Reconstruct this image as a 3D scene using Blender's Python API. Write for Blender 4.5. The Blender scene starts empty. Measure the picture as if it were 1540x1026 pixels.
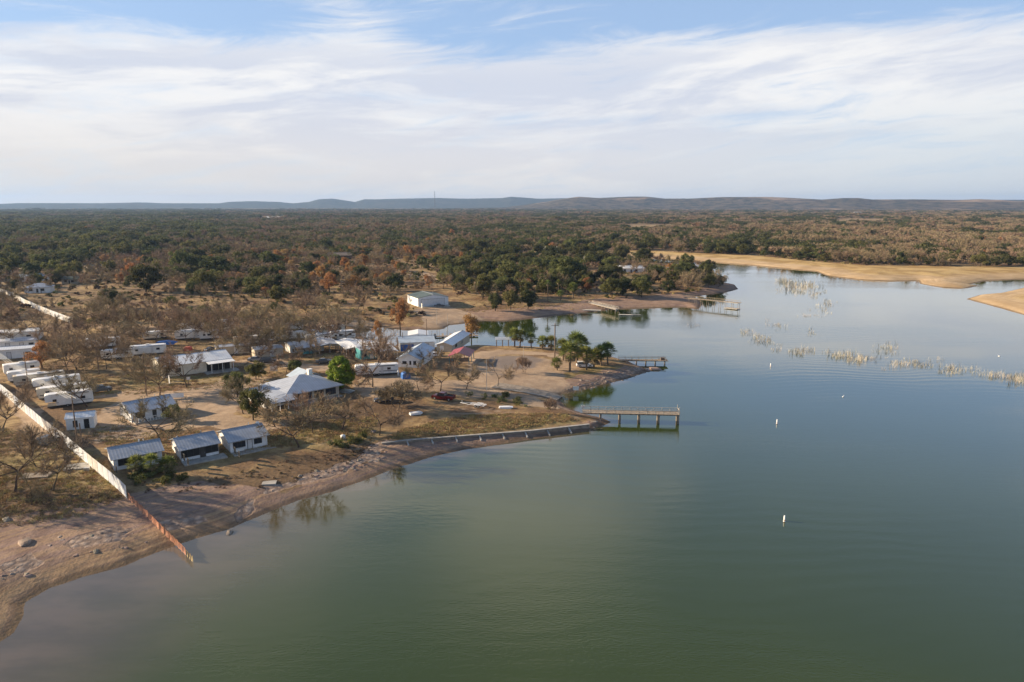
import bpy, math, random
import numpy as np
from mathutils import Vector, Matrix
R = math.radians
rnd = random.Random(7)
nrg = np.random.default_rng(11)
SC = bpy.context.scene
COL = SC.collection

# ------------------------------------------------------------------ camera
CAM_H, PITCH, FPX = 50.0, R(11.05), 1050.0
cd = bpy.data.cameras.new('camera')
cd.sensor_width = 36.0
cd.lens = FPX / 1540.0 * 36.0
cd.clip_start = 1.0
cd.clip_end = 60000.0
cam = bpy.data.objects.new('camera', cd)
COL.objects.link(cam)
cam.location = (0, 0, CAM_H)
cam.rotation_euler = (math.pi / 2 - PITCH, 0, 0)
SC.camera = cam
SC.view_settings.view_transform = 'Standard'
SC.view_settings.look = 'None'
SC.view_settings.gamma = 1.0
SC.view_settings.exposure = 1.1
SC.cycles.max_bounces = 6
SC.cycles.volume_bounces = 0
SC.cycles.use_denoising = True

# ------------------------------------------------------------------ sun
SUN_EL, SUN_AZ = R(19.0), R(169.0)          # azimuth counted from +X towards +Y
sd = bpy.data.lights.new('sun', 'SUN')
sd.energy = 5.0
sd.angle = R(0.7)
sd.color = (1.0, 0.80, 0.55)
sun = bpy.data.objects.new('sun', sd)
COL.objects.link(sun)
sdir = Vector((math.cos(SUN_AZ) * math.cos(SUN_EL), math.sin(SUN_AZ) * math.cos(SUN_EL), math.sin(SUN_EL)))
sun.rotation_euler = sdir.to_track_quat('Z', 'Y').to_euler()


# ------------------------------------------------------------------ node helper
class NT:
    def __init__(s, tree):
        s.t = tree; s.n = tree.nodes; s.l = tree.links

    def new(s, typ, **kw):
        n = s.n.new(typ)
        for k, v in kw.items():
            setattr(n, k, v)
        return n

    def put(s, sock, v):
        if isinstance(v, bpy.types.NodeSocket):
            s.l.new(v, sock)
        elif v is not None:
            if hasattr(sock.default_value, '__len__') and not hasattr(v, '__len__'):
                v = (v,) * len(sock.default_value)
            if hasattr(v, '__len__') and hasattr(sock.default_value, '__len__') and len(sock.default_value) == 4 and len(v) == 3:
                v = (*v, 1)
            sock.default_value = v

    def math(s, op, a, b=None, c=None, clamp=False):
        n = s.new('ShaderNodeMath', operation=op, use_clamp=clamp)
        s.put(n.inputs[0], a); s.put(n.inputs[1], b)
        if c is not None: s.put(n.inputs[2], c)
        return n.outputs[0]

    def vmath(s, op, a, b=None):
        n = s.new('ShaderNodeVectorMath', operation=op)
        s.put(n.inputs[0], a); s.put(n.inputs[1], b)
        return n.outputs['Value'] if op in ('DOT_PRODUCT', 'LENGTH', 'DISTANCE') else n.outputs[0]

    def mix(s, f, a, b, typ='MIX'):
        n = s.new('ShaderNodeMix', data_type='RGBA', blend_type=typ)
        n.clamp_factor = True
        s.put(n.inputs['Factor'], f) if False else s.put(n.inputs[0], f)
        s.put(n.inputs[6], a); s.put(n.inputs[7], b)
        return n.outputs[2]

    def ramp(s, f, lo, hi, a=0.0, b=1.0, smooth=True):
        n = s.new('ShaderNodeMapRange')
        n.interpolation_type = 'SMOOTHSTEP' if smooth else 'LINEAR'
        s.put(n.inputs[0], f); n.inputs[1].default_value = lo; n.inputs[2].default_value = hi
        n.inputs[3].default_value = a; n.inputs[4].default_value = b
        return n.outputs[0]

    def noise(s, vec, scale, detail=4, rough=0.55, dist=0.0, col=False):
        n = s.new('ShaderNodeTexNoise')
        s.put(n.inputs['Vector'], vec)
        n.inputs['Scale'].default_value = scale; n.inputs['Detail'].default_value = detail
        n.inputs['Roughness'].default_value = rough; n.inputs['Distortion'].default_value = dist
        return n.outputs['Color' if col else 'Fac']

    def comb(s, x, y, z):
        n = s.new('ShaderNodeCombineXYZ')
        s.put(n.inputs[0], x); s.put(n.inputs[1], y); s.put(n.inputs[2], z)
        return n.outputs[0]

    def sep(s, v):
        n = s.new('ShaderNodeSeparateXYZ'); s.put(n.inputs[0], v)
        return n.outputs


# ------------------------------------------------------------------ world: daylight sky with thin high cloud
W = bpy.data.worlds.new('World')
SC.world = W
W.use_nodes = True
t = NT(W.node_tree)
t.n.clear()
wo = t.new('ShaderNodeOutputWorld')
bg = t.new('ShaderNodeBackground')
bg.inputs['Strength'].default_value = 0.1
t.l.new(bg.outputs[0], wo.inputs[0])
sky = t.new('ShaderNodeTexSky', sky_type='NISHITA')
sky.sun_disc = False
sky.sun_elevation = SUN_EL
sky.sun_rotation = math.pi / 2 - SUN_AZ
sky.altitude = 300; sky.air_density = 1.0; sky.dust_density = 0.6; sky.ozone_density = 1.6
gen = t.new('ShaderNodeTexCoord').outputs['Generated']
dx, dy, dz = t.sep(gen)
el = t.math('ARCTAN2', dz, t.math('SQRT', t.math('ADD', t.math('MULTIPLY', dx, dx), t.math('MULTIPLY', dy, dy))))
az = t.math('ARCTAN2', dx, dy)
# thin cirrus: cottony banks and drawn-out wisps that climb gently to the right
au = t.math('DIVIDE', az, R(10)); ev = t.math('DIVIDE', el, R(10))
es = t.math('SUBTRACT', ev, t.math('MULTIPLY', au, 0.05))
warp = t.noise(t.comb(t.math('MULTIPLY', au, 0.9), t.math('MULTIPLY', es, 2.2), 2.2), 1.0, 4, 0.55, col=True)
wx_, wy_, wz_ = t.sep(warp)
au2 = t.math('ADD', au, t.math('MULTIPLY', wx_, 0.35)); es2 = t.math('ADD', es, t.math('MULTIPLY', wy_, 0.14))
n_big = t.noise(t.comb(t.math('MULTIPLY', au2, 0.55), t.math('MULTIPLY', es2, 1.7), 3.7), 1.0, 6, 0.55, 0.3)
n_str = t.noise(t.comb(t.math('MULTIPLY', au2, 0.8), t.math('SUBTRACT', t.math('MULTIPLY', es2, 5.2), t.math('MULTIPLY', au2, 0.25)), 8.1), 1.3, 10, 0.66, 0.8)
cover = t.math('ADD', t.math('MULTIPLY', n_big, 0.75), t.math('MULTIPLY', t.math('SUBTRACT', n_str, 0.5), 1.15))
cover = t.math('ADD', cover, 0.35)
# more cloud low down, thin and broken overhead
bias = t.ramp(el, R(7.5), R(15.5), 0.36, -0.10)
bias2 = t.ramp(el, R(25.0), R(70.0), 0.0, -0.22)
cov = t.math('ADD', t.math('ADD', cover, bias), bias2)


def blob(a0, e0, ra, re, amt):
    global cov
    a = t.math('DIVIDE', t.math('SUBTRACT', az, R(a0)), R(ra))
    e = t.math('DIVIDE', t.math('SUBTRACT', el, R(e0)), R(re))
    g = t.math('EXPONENT', t.math('MULTIPLY', t.math('ADD', t.math('MULTIPLY', a, a), t.math('MULTIPLY', e, e)), -1.0))
    cov = t.math('ADD', cov, t.math('MULTIPLY', g, amt))


BLOBS = [(-21, 12.6, 6, 1.7, -0.28), (12, 13.6, 8, 1.8, -0.30), (-6, 12.6, 4, 1.0, -0.2), (-34, 12.5, 6, 2.2, -0.2), (30, 13.8, 7, 1.4, -0.22), (5, 10.6, 4, 0.8, -0.2), (20, 8.6, 9, 0.5, -0.16), (-14, 8.0, 10, 0.5, -0.16), (8, 6.5, 14, 0.45, -0.14), (-12, 12.8, 4.0, 2.0, 0.22),
         (-31, 15.5, 5, 2.0, -0.16), (-20, 10.0, 14, 2.0, 0.25), (22, 10.6, 13, 2.0, 0.3), (2, 16.2, 30, 1.2, -0.25), (-4, 22, 22, 6, 0.42), (-6, 20.6, 9, 1.2, -0.5), (-10, 26, 7, 1.5, -0.5), (26, 24, 10, 9, -0.6), (10, 18.5, 4, 1.0, -0.3),
         (1, 29.5, 7, 4.5, 0.5), (-22, 31, 9, 5, 0.3), (22, 30, 10, 5, -0.2), (0, 40, 40, 4, -0.15)]
for b_ in BLOBS: blob(*b_)
alpha = t.ramp(cov, 0.55, 1.12)
shade = t.math('ADD', t.math('MULTIPLY', t.noise(t.comb(t.math('MULTIPLY', au2, 0.45), t.math('MULTIPLY', es2, 3.0), 1.3), 1.0, 7, 0.6, 0.5), 0.7), t.math('MULTIPLY', n_str, 0.3))
shade = t.math('MULTIPLY', t.ramp(shade, 0.41, 0.57), t.ramp(el, R(2), R(6), 0.6, 1.0))
shade = t.math('MULTIPLY', shade, t.ramp(el, R(9), R(14), 1.0, 0.25))
ccol = t.mix(shade, (4.4, 4.38, 4.4), (3.2, 3.4, 3.9))
warm = t.math('MULTIPLY', t.ramp(el, R(0.0), R(9.0), 1.0, 0.0), t.ramp(az, R(-45), R(30), 1.0, 0.35))
ccol = t.mix(t.math('MULTIPLY', warm, 0.8), ccol, (4.1, 3.7, 3.3))
ccol = t.mix(t.math('MULTIPLY', t.ramp(az, R(0), R(36), 0.0, 0.7), t.ramp(el, R(3), R(9), 1.0, 0.0)), ccol, (3.35, 3.7, 3.95))
dim = t.ramp(el, R(16), R(55), 1.0, 0.40)
back = t.ramp(dy, -0.6, 0.4, 0.85, 1.0)
ccol = t.mix(1.0, ccol, t.comb(t.math('MULTIPLY', dim, back), t.math('MULTIPLY', dim, back), t.math('MULTIPLY', dim, back)), 'MULTIPLY')
lowd = t.ramp(el, R(0), R(6), 0.92, 1.0)
ccol = t.mix(1.0, ccol, t.comb(lowd, lowd, lowd), 'MULTIPLY')
clear = t.mix(0.8, sky.outputs[0], t.mix(t.ramp(el, R(12), R(45)), (1.75, 2.5, 3.8), (0.6, 0.95, 1.6)))
fin = t.mix(alpha, clear, ccol)
t.l.new(fin, bg.inputs['Color'])


# ------------------------------------------------------------------ geometry helpers
def ray(px, py):
    x = (px - 770) / FPX; y = -(py - 513) / FPX
    return np.array([x, math.cos(PITCH) + y * math.sin(PITCH), -math.sin(PITCH) + y * math.cos(PITCH)])


def flat(px, py, z=0.0):
    d = ray(px, py); k = (z - CAM_H) / d[2]
    return d[0] * k, d[1] * k


def project(x, y, z):
    c, s = math.cos(PITCH), math.sin(PITCH)
    dz_ = z - CAM_H
    dep = y * c - dz_ * s
    v = y * s + dz_ * c
    return 770 + FPX * x / dep, 513 - FPX * v / dep, dep


def hash2(ix, iy, seed):
    h = (ix.astype(np.int64) * 374761393 + iy.astype(np.int64) * 668265263 + seed * 1442695041) & 0x7fffffff
    h = ((h ^ (h >> 13)) * 1274126177) & 0x7fffffff
    return ((h ^ (h >> 16)) & 0xffff) / 65535.0


def vnoise(x, y, scale, seed=0, oct=3):
    x = np.asarray(x, float); y = np.asarray(y, float)
    tot = 0; amp = 1; nrm = 0
    for o in range(oct):
        u = x / scale; v = y / scale
        iu = np.floor(u); iv = np.floor(v); fu = u - iu; fv = v - iv
        fu = fu * fu * (3 - 2 * fu); fv = fv * fv * (3 - 2 * fv)
        a = hash2(iu, iv, seed + o); b = hash2(iu + 1, iv, seed + o); c = hash2(iu, iv + 1, seed + o); d = hash2(iu + 1, iv + 1, seed + o)
        tot = tot + amp * ((a * (1 - fu) + b * fu) * (1 - fv) + (c * (1 - fu) + d * fu) * fv)
        nrm += amp; amp *= 0.5; scale *= 0.5
    return tot / nrm


def poly_sd(x, y, poly):
    """signed distance to a closed polygon, negative inside"""
    x = np.asarray(x, float).ravel(); y = np.asarray(y, float).ravel()
    P = np.asarray(poly, float); Q = np.roll(P, -1, axis=0)
    out = np.empty(len(x))
    for s in range(0, len(x), 40000):
        xs = x[s:s + 40000]; ys = y[s:s + 40000]
        best = np.full(len(xs), 1e18); ins = np.zeros(len(xs), bool)
        for (ax, ay), (bx, by) in zip(P, Q):
            ex, ey = bx - ax, by - ay
            wx, wy = xs - ax, ys - ay
            k = np.clip((wx * ex + wy * ey) / (ex * ex + ey * ey + 1e-12), 0, 1)
            d = (wx - ex * k) ** 2 + (wy - ey * k) ** 2
            np.minimum(best, d, out=best)
            cnd = (ay > ys) != (by > ys)
            if cnd.any():
                ins ^= cnd & (xs < ex * (ys - ay) / (ey if abs(ey) > 1e-12 else 1e-12) + ax)
        d = np.sqrt(best)
        out[s:s + 40000] = np.where(ins, -d, d)
    return out


def sstep(x, a, b):
    k = np.clip((x - a) / (b - a), 0, 1)
    return k * k * (3 - 2 * k)


def pxpoly(pts, z=0.0):
    return [flat(a, b, z) for a, b in pts]


# ------------------------------------------------------------------ the lake outline (waterline, z = 0)
SHORE = [(-60, 1000), (0, 966), (22, 953), (35, 930), (40, 905), (75, 885), (130, 866), (190, 849), (240, 829), (288, 812), (345, 795), (400, 772), (450, 752),
         (505, 738), (550, 722), (600, 702), (650, 687), (700, 676), (750, 668), (800, 660), (850, 653), (885, 647), (908, 641), (920, 635), (905, 629),
         (880, 623), (862, 617), (850, 612), (843, 604), (844, 593), (860, 589), (874, 587), (909, 578), (943, 570), (966, 562), (974, 557),
         (962, 551), (940, 542), (905, 533), (860, 526), (820, 523), (780, 521), (745, 521), (715, 519), (690, 522), (660, 523), (610, 522), (570, 518), (540, 505),
         (545, 494), (575, 492), (605, 497), (638, 496), (667, 495), (676, 489), (700, 486), (730, 482), (760, 483), (800, 479), (850, 473), (883, 470),
         (925, 465), (984, 463), (1030, 462), (1050, 465), (1056, 457), (1044, 446), (1068, 443), (1091, 440), (1110, 435), (1104, 428), (1084, 425),
         (1086, 419), (1076, 412), (1061, 405), (1044, 400), (1010, 398), (980, 394), (955, 390),
         (950, 386), (990, 388), (1030, 391), (1080, 395), (1130, 399), (1180, 404), (1226, 408), (1244, 415), (1296, 421), (1340, 423), (1381, 422), (1384, 427),
         (1413, 432), (1452, 434), (1472, 430), (1456, 428), (1485, 422), (1540, 420), (1650, 418), (1900, 417)]
LAKE = pxpoly(SHORE)
LAKE += [(900, 200), (900, -600), (-900, -600), (-300, -200), (-110, 20), (-85, 45)]
SPIT = pxpoly([(1454, 450), (1480, 457), (1510, 465), (1540, 474), (1620, 496), (1760, 530), (1800, 440), (1640, 425), (1545, 432), (1505, 441), (1472, 444)])
LAWN_TOP = pxpoly([(575, 664), (620, 659), (700, 651), (800, 641), (884, 632), (905, 631), (870, 618), (835, 606), (780, 590), (700, 570), (560, 600), (520, 650)], 1.7)


def shore_d(x, y):
    """distance to the waterline, positive on land"""
    x = np.asarray(x, float).ravel(); y = np.asarray(y, float).ravel()
    d = poly_sd(x, y, LAKE)
    s = -poly_sd(x, y, SPIT)
    return np.maximum(d, s)


def height(x, y, d=None):
    x = np.asarray(x, float).ravel(); y = np.asarray(y, float).ravel()
    if d is None: d = shore_d(x, y)
    dj = d + (vnoise(x, y, 5.0, 5) - 0.5) * 2.2 * np.clip(np.abs(d) / 3 + 0.25, 0, 1)
    land = 1.9 * (1 - np.exp(-np.maximum(dj, 0) / 6.0)) + 1.0 * sstep(dj, 10, 42)
    land += np.clip((dj - 2) / 10, 0, 1) * (vnoise(x, y, 14, 9) - 0.5) * 0.7
    inland = np.clip((dj - 150) / 900, 0, 1)
    land += inland * (vnoise(x, y, 500, 21) - 0.3) * 9
    up_ = poly_sd(x, y, LAWN_TOP)
    k = sstep(-up_, -0.25, 0.25)
    lt = 0.9 + 0.7 * sstep(-x, -8, 24)
    land = land * (1 - k) + np.maximum(land, lt) * k
    return np.where(dj > 0, land, np.maximum(dj * 0.14, -2.5))


def G(px, py):
    """the point of the ground seen in direction (px, py)"""
    z = 2.6
    for _ in range(5):
        x, y = flat(px, py, z)
        z = float(height([x], [y])[0])
        z = max(z, 0.0)
    return Vector((x, y, z))


def hz(x, y):
    return max(0.0, float(height([x], [y])[0]))


class MB:
    def __init__(s): s.v = []; s.f = []

    def face(s, *pts):
        k = len(s.v); s.v += [tuple(p) for p in pts]; s.f.append(tuple(range(k, k + len(pts))))

    def box(s, x0, x1, y0, y1, z0, z1, M=None):
        k = len(s.v)
        p = [(x0, y0, z0), (x1, y0, z0), (x1, y1, z0), (x0, y1, z0), (x0, y0, z1), (x1, y0, z1), (x1, y1, z1), (x0, y1, z1)]
        if M is not None: p = [tuple(M @ Vector(q)) for q in p]
        s.v += p
        s.f += [tuple(k + i for i in q) for q in ((3, 2, 1, 0), (4, 5, 6, 7), (0, 1, 5, 4), (1, 2, 6, 5), (2, 3, 7, 6), (3, 0, 4, 7))]
        return s

    def tube(s, p0, p1, r0, r1=None, n=6, cap=True):
        if r1 is None: r1 = r0
        p0 = Vector(p0); p1 = Vector(p1); a = (p1 - p0)
        if a.length < 1e-6: return s
        a.normalize()
        b = a.orthogonal().normalized(); c = a.cross(b); k = len(s.v)
        for p, r in ((p0, r0), (p1, r1)):
            for i in range(n):
                w = 2 * math.pi * i / n
                s.v.append(tuple(p + b * (r * math.cos(w)) + c * (r * math.sin(w))))
        for i in range(n):
            j = (i + 1) % n
            s.f.append((k + i, k + j, k + n + j, k + n + i))
        if cap:
            s.f.append(tuple(k + n - 1 - i for i in range(n))); s.f.append(tuple(k + n + i for i in range(n)))
        return s

    def extr(s, prof, y0, y1, axis='y', inset=None):
        """profile of (x, z) extruded between y0 and y1"""
        k = len(s.v); n = len(prof)
        for y in (y0, y1):
            for a, b in prof:
                s.v.append((a, y, b) if axis == 'y' else (y, a, b))
        for i in range(n):
            j = (i + 1) % n
            s.f.append((k + i, k + j, k + n + j, k + n + i))
        s.f.append(tuple(k + n - 1 - i for i in range(n))); s.f.append(tuple(k + n + i for i in range(n)))
        return s

    def lathe(s, prof, n=12, c=(0, 0)):
        k = len(s.v)
        for r, z in prof:
            for i in range(n):
                w = 2 * math.pi * i / n
                s.v.append((c[0] + r * math.cos(w), c[1] + r * math.sin(w), z))
        for q in range(len(prof) - 1):
            for i in range(n):
                j = (i + 1) % n
                s.f.append((k + q * n + i, k + q * n + j, k + (q + 1) * n + j, k + (q + 1) * n + i))
        s.f.append(tuple(k + n - 1 - i for i in range(n))); s.f.append(tuple(k + (len(prof) - 1) * n + i for i in range(n)))
        return s

    def mesh(s, name, mat):
        me = bpy.data.meshes.new(name)
        me.from_pydata(s.v, [], s.f); me.update()
        import bmesh
        bm = bmesh.new(); bm.from_mesh(me); bmesh.ops.recalc_face_normals(bm, faces=bm.faces); bm.to_mesh(me); bm.free()
        me.materials.append(mat)
        return me

    def build(s, name, mat, parent=None, smooth=False):
        o = bpy.data.objects.new(name, s.mesh(name, mat))
        COL.objects.link(o)
        if parent is not None: o.parent = parent
        if smooth:
            o.data.shade_smooth()
        return o


def tag(o, label=None, cat=None, group=None, kind=None):
    if label: o['label'] = label
    if cat: o['category'] = cat
    if group: o['group'] = group
    if kind: o['kind'] = kind
    return o


def thing(name, label, cat, loc=(0, 0, 0), rz=0.0, group=None):
    o = bpy.data.objects.new(name, None); COL.objects.link(o)
    o.empty_display_size = 0.5
    o.location = loc; o.rotation_euler = (0, 0, rz)
    return tag(o, label, cat, group)


def copy_tree(o, loc, rz, sc=1.0, label=None, group=None):
    r = o.copy(); COL.objects.link(r)
    r.location = loc; r.rotation_euler = (0, 0, rz); r.scale = sc if hasattr(sc, '__len__') else (sc, sc, sc)
    if label: r['label'] = label
    if group: r['group'] = group
    for ch in o.children:
        c = ch.copy(); COL.objects.link(c); c.parent = r
        for g in ch.children:
            d = g.copy(); COL.objects.link(d); d.parent = c
    return r


def fast_mesh(name, V, F, mats):
    """V (n,3), F (m,k) arrays"""
    V = np.asarray(V, np.float32); F = np.asarray(F, np.int32)
    me = bpy.data.meshes.new(name)
    me.vertices.add(len(V)); me.vertices.foreach_set('co', V.ravel())
    k = F.shape[1]
    me.loops.add(F.size); me.loops.foreach_set('vertex_index', F.ravel())
    me.polygons.add(len(F)); me.polygons.foreach_set('loop_start', np.arange(0, F.size, k, dtype=np.int32))
    me.polygons.foreach_set('loop_total', np.full(len(F), k, np.int32))
    me.update(calc_edges=True)
    for m in (mats if isinstance(mats, (list, tuple)) else [mats]): me.materials.append(m)
    return me


# ------------------------------------------------------------------ materials
def pmat(name, col, rough=0.7, var=0.25, scale=1.5, bump=0.0, bscale=8.0, metal=0.0, dirt=None, dirt_amt=0.4, stripe=None, rand=0.0, spec=0.4):
    m = bpy.data.materials.new(name); m.use_nodes = True
    t = NT(m.node_tree); p = t.n['Principled BSDF']
    co = t.new('ShaderNodeTexCoord').outputs['Object']
    c = tuple(col)
    n = t.noise(co, scale, 5, 0.6)
    lo = tuple(max(0, a * (1 - var)) for a in c); hi = tuple(min(1, a * (1 + var)) for a in c)
    out = t.mix(t.ramp(n, 0.3, 0.7), lo, hi)
    if dirt:
        dn = t.noise(co, scale * 0.6, 6, 0.7, 0.5)
        out = t.mix(t.ramp(dn, 0.52, 0.72, 0.0, dirt_amt), out, dirt)
    if rand:
        oi = t.new('ShaderNodeObjectInfo').outputs['Random']
        hs = t.new('ShaderNodeHueSaturation')
        t.put(hs.inputs['Hue'], t.ramp(oi, 0, 1, 0.5 - rand * 0.07, 0.5 + rand * 0.07, False))
        oi2 = t.math('FRACT', t.math('MULTIPLY', oi, 17.3))
        t.put(hs.inputs['Value'], t.ramp(oi2, 0, 1, 1 - rand * 0.6, 1 + rand * 0.6, False))
        t.put(hs.inputs['Color'], out); out = hs.outputs[0]
    h = None
    if stripe:
        ax, per, amt = stripe
        s_ = t.sep(co)[ax]
        w = t.math('SINE', t.math('MULTIPLY', s_, 2 * math.pi / per))
        out = t.mix(t.ramp(w, 0.55, 0.95, 0, amt), out, tuple(a * 0.45 for a in c))
        h = w
    t.put(p.inputs['Base Color'], out)
    p.inputs['Roughness'].default_value = rough; p.inputs['Metallic'].default_value = metal
    p.inputs['Specular IOR Level'].default_value = spec
    if bump or stripe:
        b = t.new('ShaderNodeBump'); b.inputs['Distance'].default_value = 0.03
        b.inputs['Strength'].default_value = max(bump, 0.25)
        hh = t.noise(co, bscale, 4, 0.6)
        if h is not None: hh = t.math('ADD', hh, t.math('MULTIPLY', h, 0.6))
        t.put(b.inputs['Height'], hh); t.l.new(b.outputs[0], p.inputs['Normal'])
    return m


M = {}
M['bark'] = pmat('bark', (0.10, 0.078, 0.06), 0.9, 0.35, 2.0, 0.3, rand=0.4, spec=0.1)
M['twig'] = pmat('twig', (0.31, 0.235, 0.15), 0.9, 0.35, 0.5, rand=0.3, spec=0.1)
M['twig_pale'] = pmat('twig_pale', (0.30, 0.235, 0.15), 0.9, 0.3, 0.5, rand=0.4, spec=0.1)
M['rust'] = pmat('rust_leaf', (0.37, 0.20, 0.085), 0.8, 0.4, 0.9, rand=0.16, spec=0.15)
M['ochre'] = pmat('ochre_leaf', (0.33, 0.22, 0.10), 0.8, 0.4, 0.9, rand=0.18, spec=0.15)
M['oakleaf'] = pmat('evergreen_leaf', (0.125, 0.128, 0.042), 0.7, 0.5, 0.8, rand=0.4, spec=0.2)
M['cedar'] = pmat('cedar_leaf', (0.085, 0.092, 0.036), 0.75, 0.5, 0.8, rand=0.4, spec=0.15)
M['bright'] = pmat('bright_leaf', (0.19, 0.25, 0.03), 0.6, 0.45, 1.2, rand=0.2, spec=0.25)
M['palm'] = pmat('palm_leaf', (0.17, 0.195, 0.055), 0.6, 0.45, 1.0, rand=0.4, spec=0.25)
M['palmdead'] = pmat('palm_skirt', (0.25, 0.19, 0.11), 0.9, 0.4, 3.0)
M['palmbark'] = pmat('palm_bark', (0.17, 0.125, 0.085), 0.9, 0.4, 3.0, 0.4)
M['white'] = pmat('white_paint', (0.74, 0.74, 0.72), 0.55, 0.08, 0.8, dirt=(0.45, 0.40, 0.33), dirt_amt=0.35)
M['white2'] = pmat('white_siding', (0.72, 0.73, 0.74), 0.6, 0.08, 0.8, dirt=(0.45, 0.42, 0.38), dirt_amt=0.3, stripe=(2, 0.3, 0.15))
M['cream'] = pmat('cream_siding', (0.68, 0.62, 0.50), 0.65, 0.1, 0.8, dirt=(0.42, 0.36, 0.28), dirt_amt=0.35)
M['tan'] = pmat('tan_wall', (0.48, 0.42, 0.33), 0.7, 0.12, 0.8, dirt=(0.3, 0.25, 0.2), dirt_amt=0.35)
M['brownwall'] = pmat('brown_wall', (0.16, 0.11, 0.08), 0.8, 0.25, 1.0)
M['roofgrey'] = pmat('grey_metal_roof', (0.36, 0.39, 0.44), 0.5, 0.12, 0.5, dirt=(0.24, 0.22, 0.2), dirt_amt=0.3, stripe=(0, 0.55, 0.28), metal=0.15)
M['roofpale'] = pmat('pale_metal_roof', (0.40, 0.43, 0.49), 0.45, 0.1, 0.5, dirt=(0.42, 0.38, 0.34), dirt_amt=0.35, stripe=(0, 0.6, 0.3), metal=0.1)
M['roofwhite'] = pmat('white_metal_roof', (0.75, 0.76, 0.77), 0.45, 0.08, 0.5, dirt=(0.5, 0.46, 0.4), dirt_amt=0.3, stripe=(0, 0.7, 0.18))
M['roofwhitey'] = pmat('white_ribbed_roof', (0.72, 0.73, 0.75), 0.45, 0.08, 0.5, dirt=(0.5, 0.46, 0.4), dirt_amt=0.3, stripe=(1, 0.7, 0.18))
M['roofgreen'] = pmat('dark_green_roof', (0.075, 0.10, 0.085), 0.5, 0.2, 0.5, stripe=(1, 0.6, 0.2))
M['roofblue'] = pmat('blue_grey_roof', (0.40, 0.47, 0.55), 0.45, 0.12, 0.5, stripe=(1, 0.6, 0.25))
M['roofred'] = pmat('red_metal_roof', (0.30, 0.045, 0.05), 0.45, 0.2, 0.6, dirt=(0.22, 0.08, 0.07), stripe=(1, 0.55, 0.4))
M['roofshingle'] = pmat('brown_shingle', (0.14, 0.115, 0.10), 0.9, 0.25, 2.0)
M['glass'] = pmat('window_glass', (0.03, 0.035, 0.045), 0.12, 0.3, 0.8, spec=0.6)
M['dark'] = pmat('dark_opening', (0.025, 0.023, 0.022), 0.8, 0.3, 1.0)
M['trim'] = pmat('dark_trim', (0.06, 0.055, 0.05), 0.6, 0.2, 1.0)
M['door'] = pmat('pale_door', (0.60, 0.60, 0.60), 0.5, 0.1, 1.0)
M['concrete'] = pmat('concrete', (0.36, 0.34, 0.31), 0.9, 0.2, 0.8, 0.3, dirt=(0.22, 0.18, 0.14), dirt_amt=0.5)
for k_ in ('rust', 'ochre', 'oakleaf', 'cedar', 'bright', 'palm'):      # thin leaves let some light through
    nt_ = M[k_].node_tree; pb_ = nt_.nodes['Principled BSDF']; om_ = nt_.nodes['Material Output']
    tr_ = nt_.nodes.new('ShaderNodeBsdfTranslucent'); mx_ = nt_.nodes.new('ShaderNodeMixShader'); mx_.inputs[0].default_value = 0.38
    nt_.links.new(pb_.inputs['Base Color'].links[0].from_socket, tr_.inputs['Color'])
    nt_.links.new(pb_.outputs[0], mx_.inputs[1]); nt_.links.new(tr_.outputs[0], mx_.inputs[2]); nt_.links.new(mx_.outputs[0], om_.inputs['Surface'])
M['oldconcrete'] = pmat('old_concrete', (0.27, 0.225, 0.18), 0.9, 0.3, 0.7, 0.4, dirt=(0.15, 0.12, 0.095), dirt_amt=0.6)
M['wood'] = pmat('weathered_wood', (0.29, 0.235, 0.18), 0.85, 0.3, 2.0, 0.3, dirt=(0.16, 0.12, 0.09), dirt_amt=0.4)
M['palewood'] = pmat('bleached_wood', (0.48, 0.44, 0.38), 0.85, 0.2, 1.5, 0.2)
M['pole'] = pmat('pole_wood', (0.17, 0.12, 0.085), 0.9, 0.25, 2.0)
M['metal'] = pmat('grey_metal', (0.42, 0.43, 0.44), 0.4, 0.15, 2.0, metal=0.6)
M['tyre'] = pmat('tyre_rubber', (0.022, 0.022, 0.023), 0.85, 0.2, 3.0)
M['orange'] = pmat('orange_net', (0.52, 0.23, 0.13), 0.7, 0.25, 1.0, dirt=(0.45, 0.22, 0.15), dirt_amt=0.5)
M['rustynet'] = pmat('faded_net', (0.45, 0.34, 0.16), 0.8, 0.25, 1.0)
M['fw'] = pmat('fence_white', (0.75, 0.78, 0.82), 0.5, 0.1, 0.7, dirt=(0.50, 0.44, 0.38), dirt_amt=0.5, stripe=(0, 0.33, 0.35))
M['fb'] = pmat('fence_bluegrey', (0.60, 0.66, 0.76), 0.5, 0.12, 0.7, dirt=(0.40, 0.36, 0.33), dirt_amt=0.45, stripe=(0, 0.33, 0.35))
M['fr'] = pmat('fence_stained', (0.68, 0.65, 0.60), 0.55, 0.15, 0.9, dirt=(0.30, 0.19, 0.12), dirt_amt=0.7, stripe=(0, 0.33, 0.35))
M['paintred'] = pmat('red_paint', (0.10, 0.007, 0.013), 0.25, 0.1, 1.0, spec=0.6)
M['paintblue'] = pmat('dark_blue_paint', (0.02, 0.035, 0.075), 0.25, 0.1, 1.0, spec=0.6)
M['paintwhite'] = pmat('white_car_paint', (0.75, 0.75, 0.76), 0.25, 0.05, 1.0, spec=0.6)
M['paintgrey'] = pmat('grey_car_paint', (0.10, 0.105, 0.11), 0.25, 0.1, 1.0, spec=0.6)
M['paintsilver'] = pmat('silver_car_paint', (0.42, 0.43, 0.44), 0.3, 0.08, 1.0, spec=0.6, metal=0.4)
M['lamp'] = pmat('lamp_lens', (0.65, 0.62, 0.55), 0.15, 0.1, 1.0)
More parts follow.
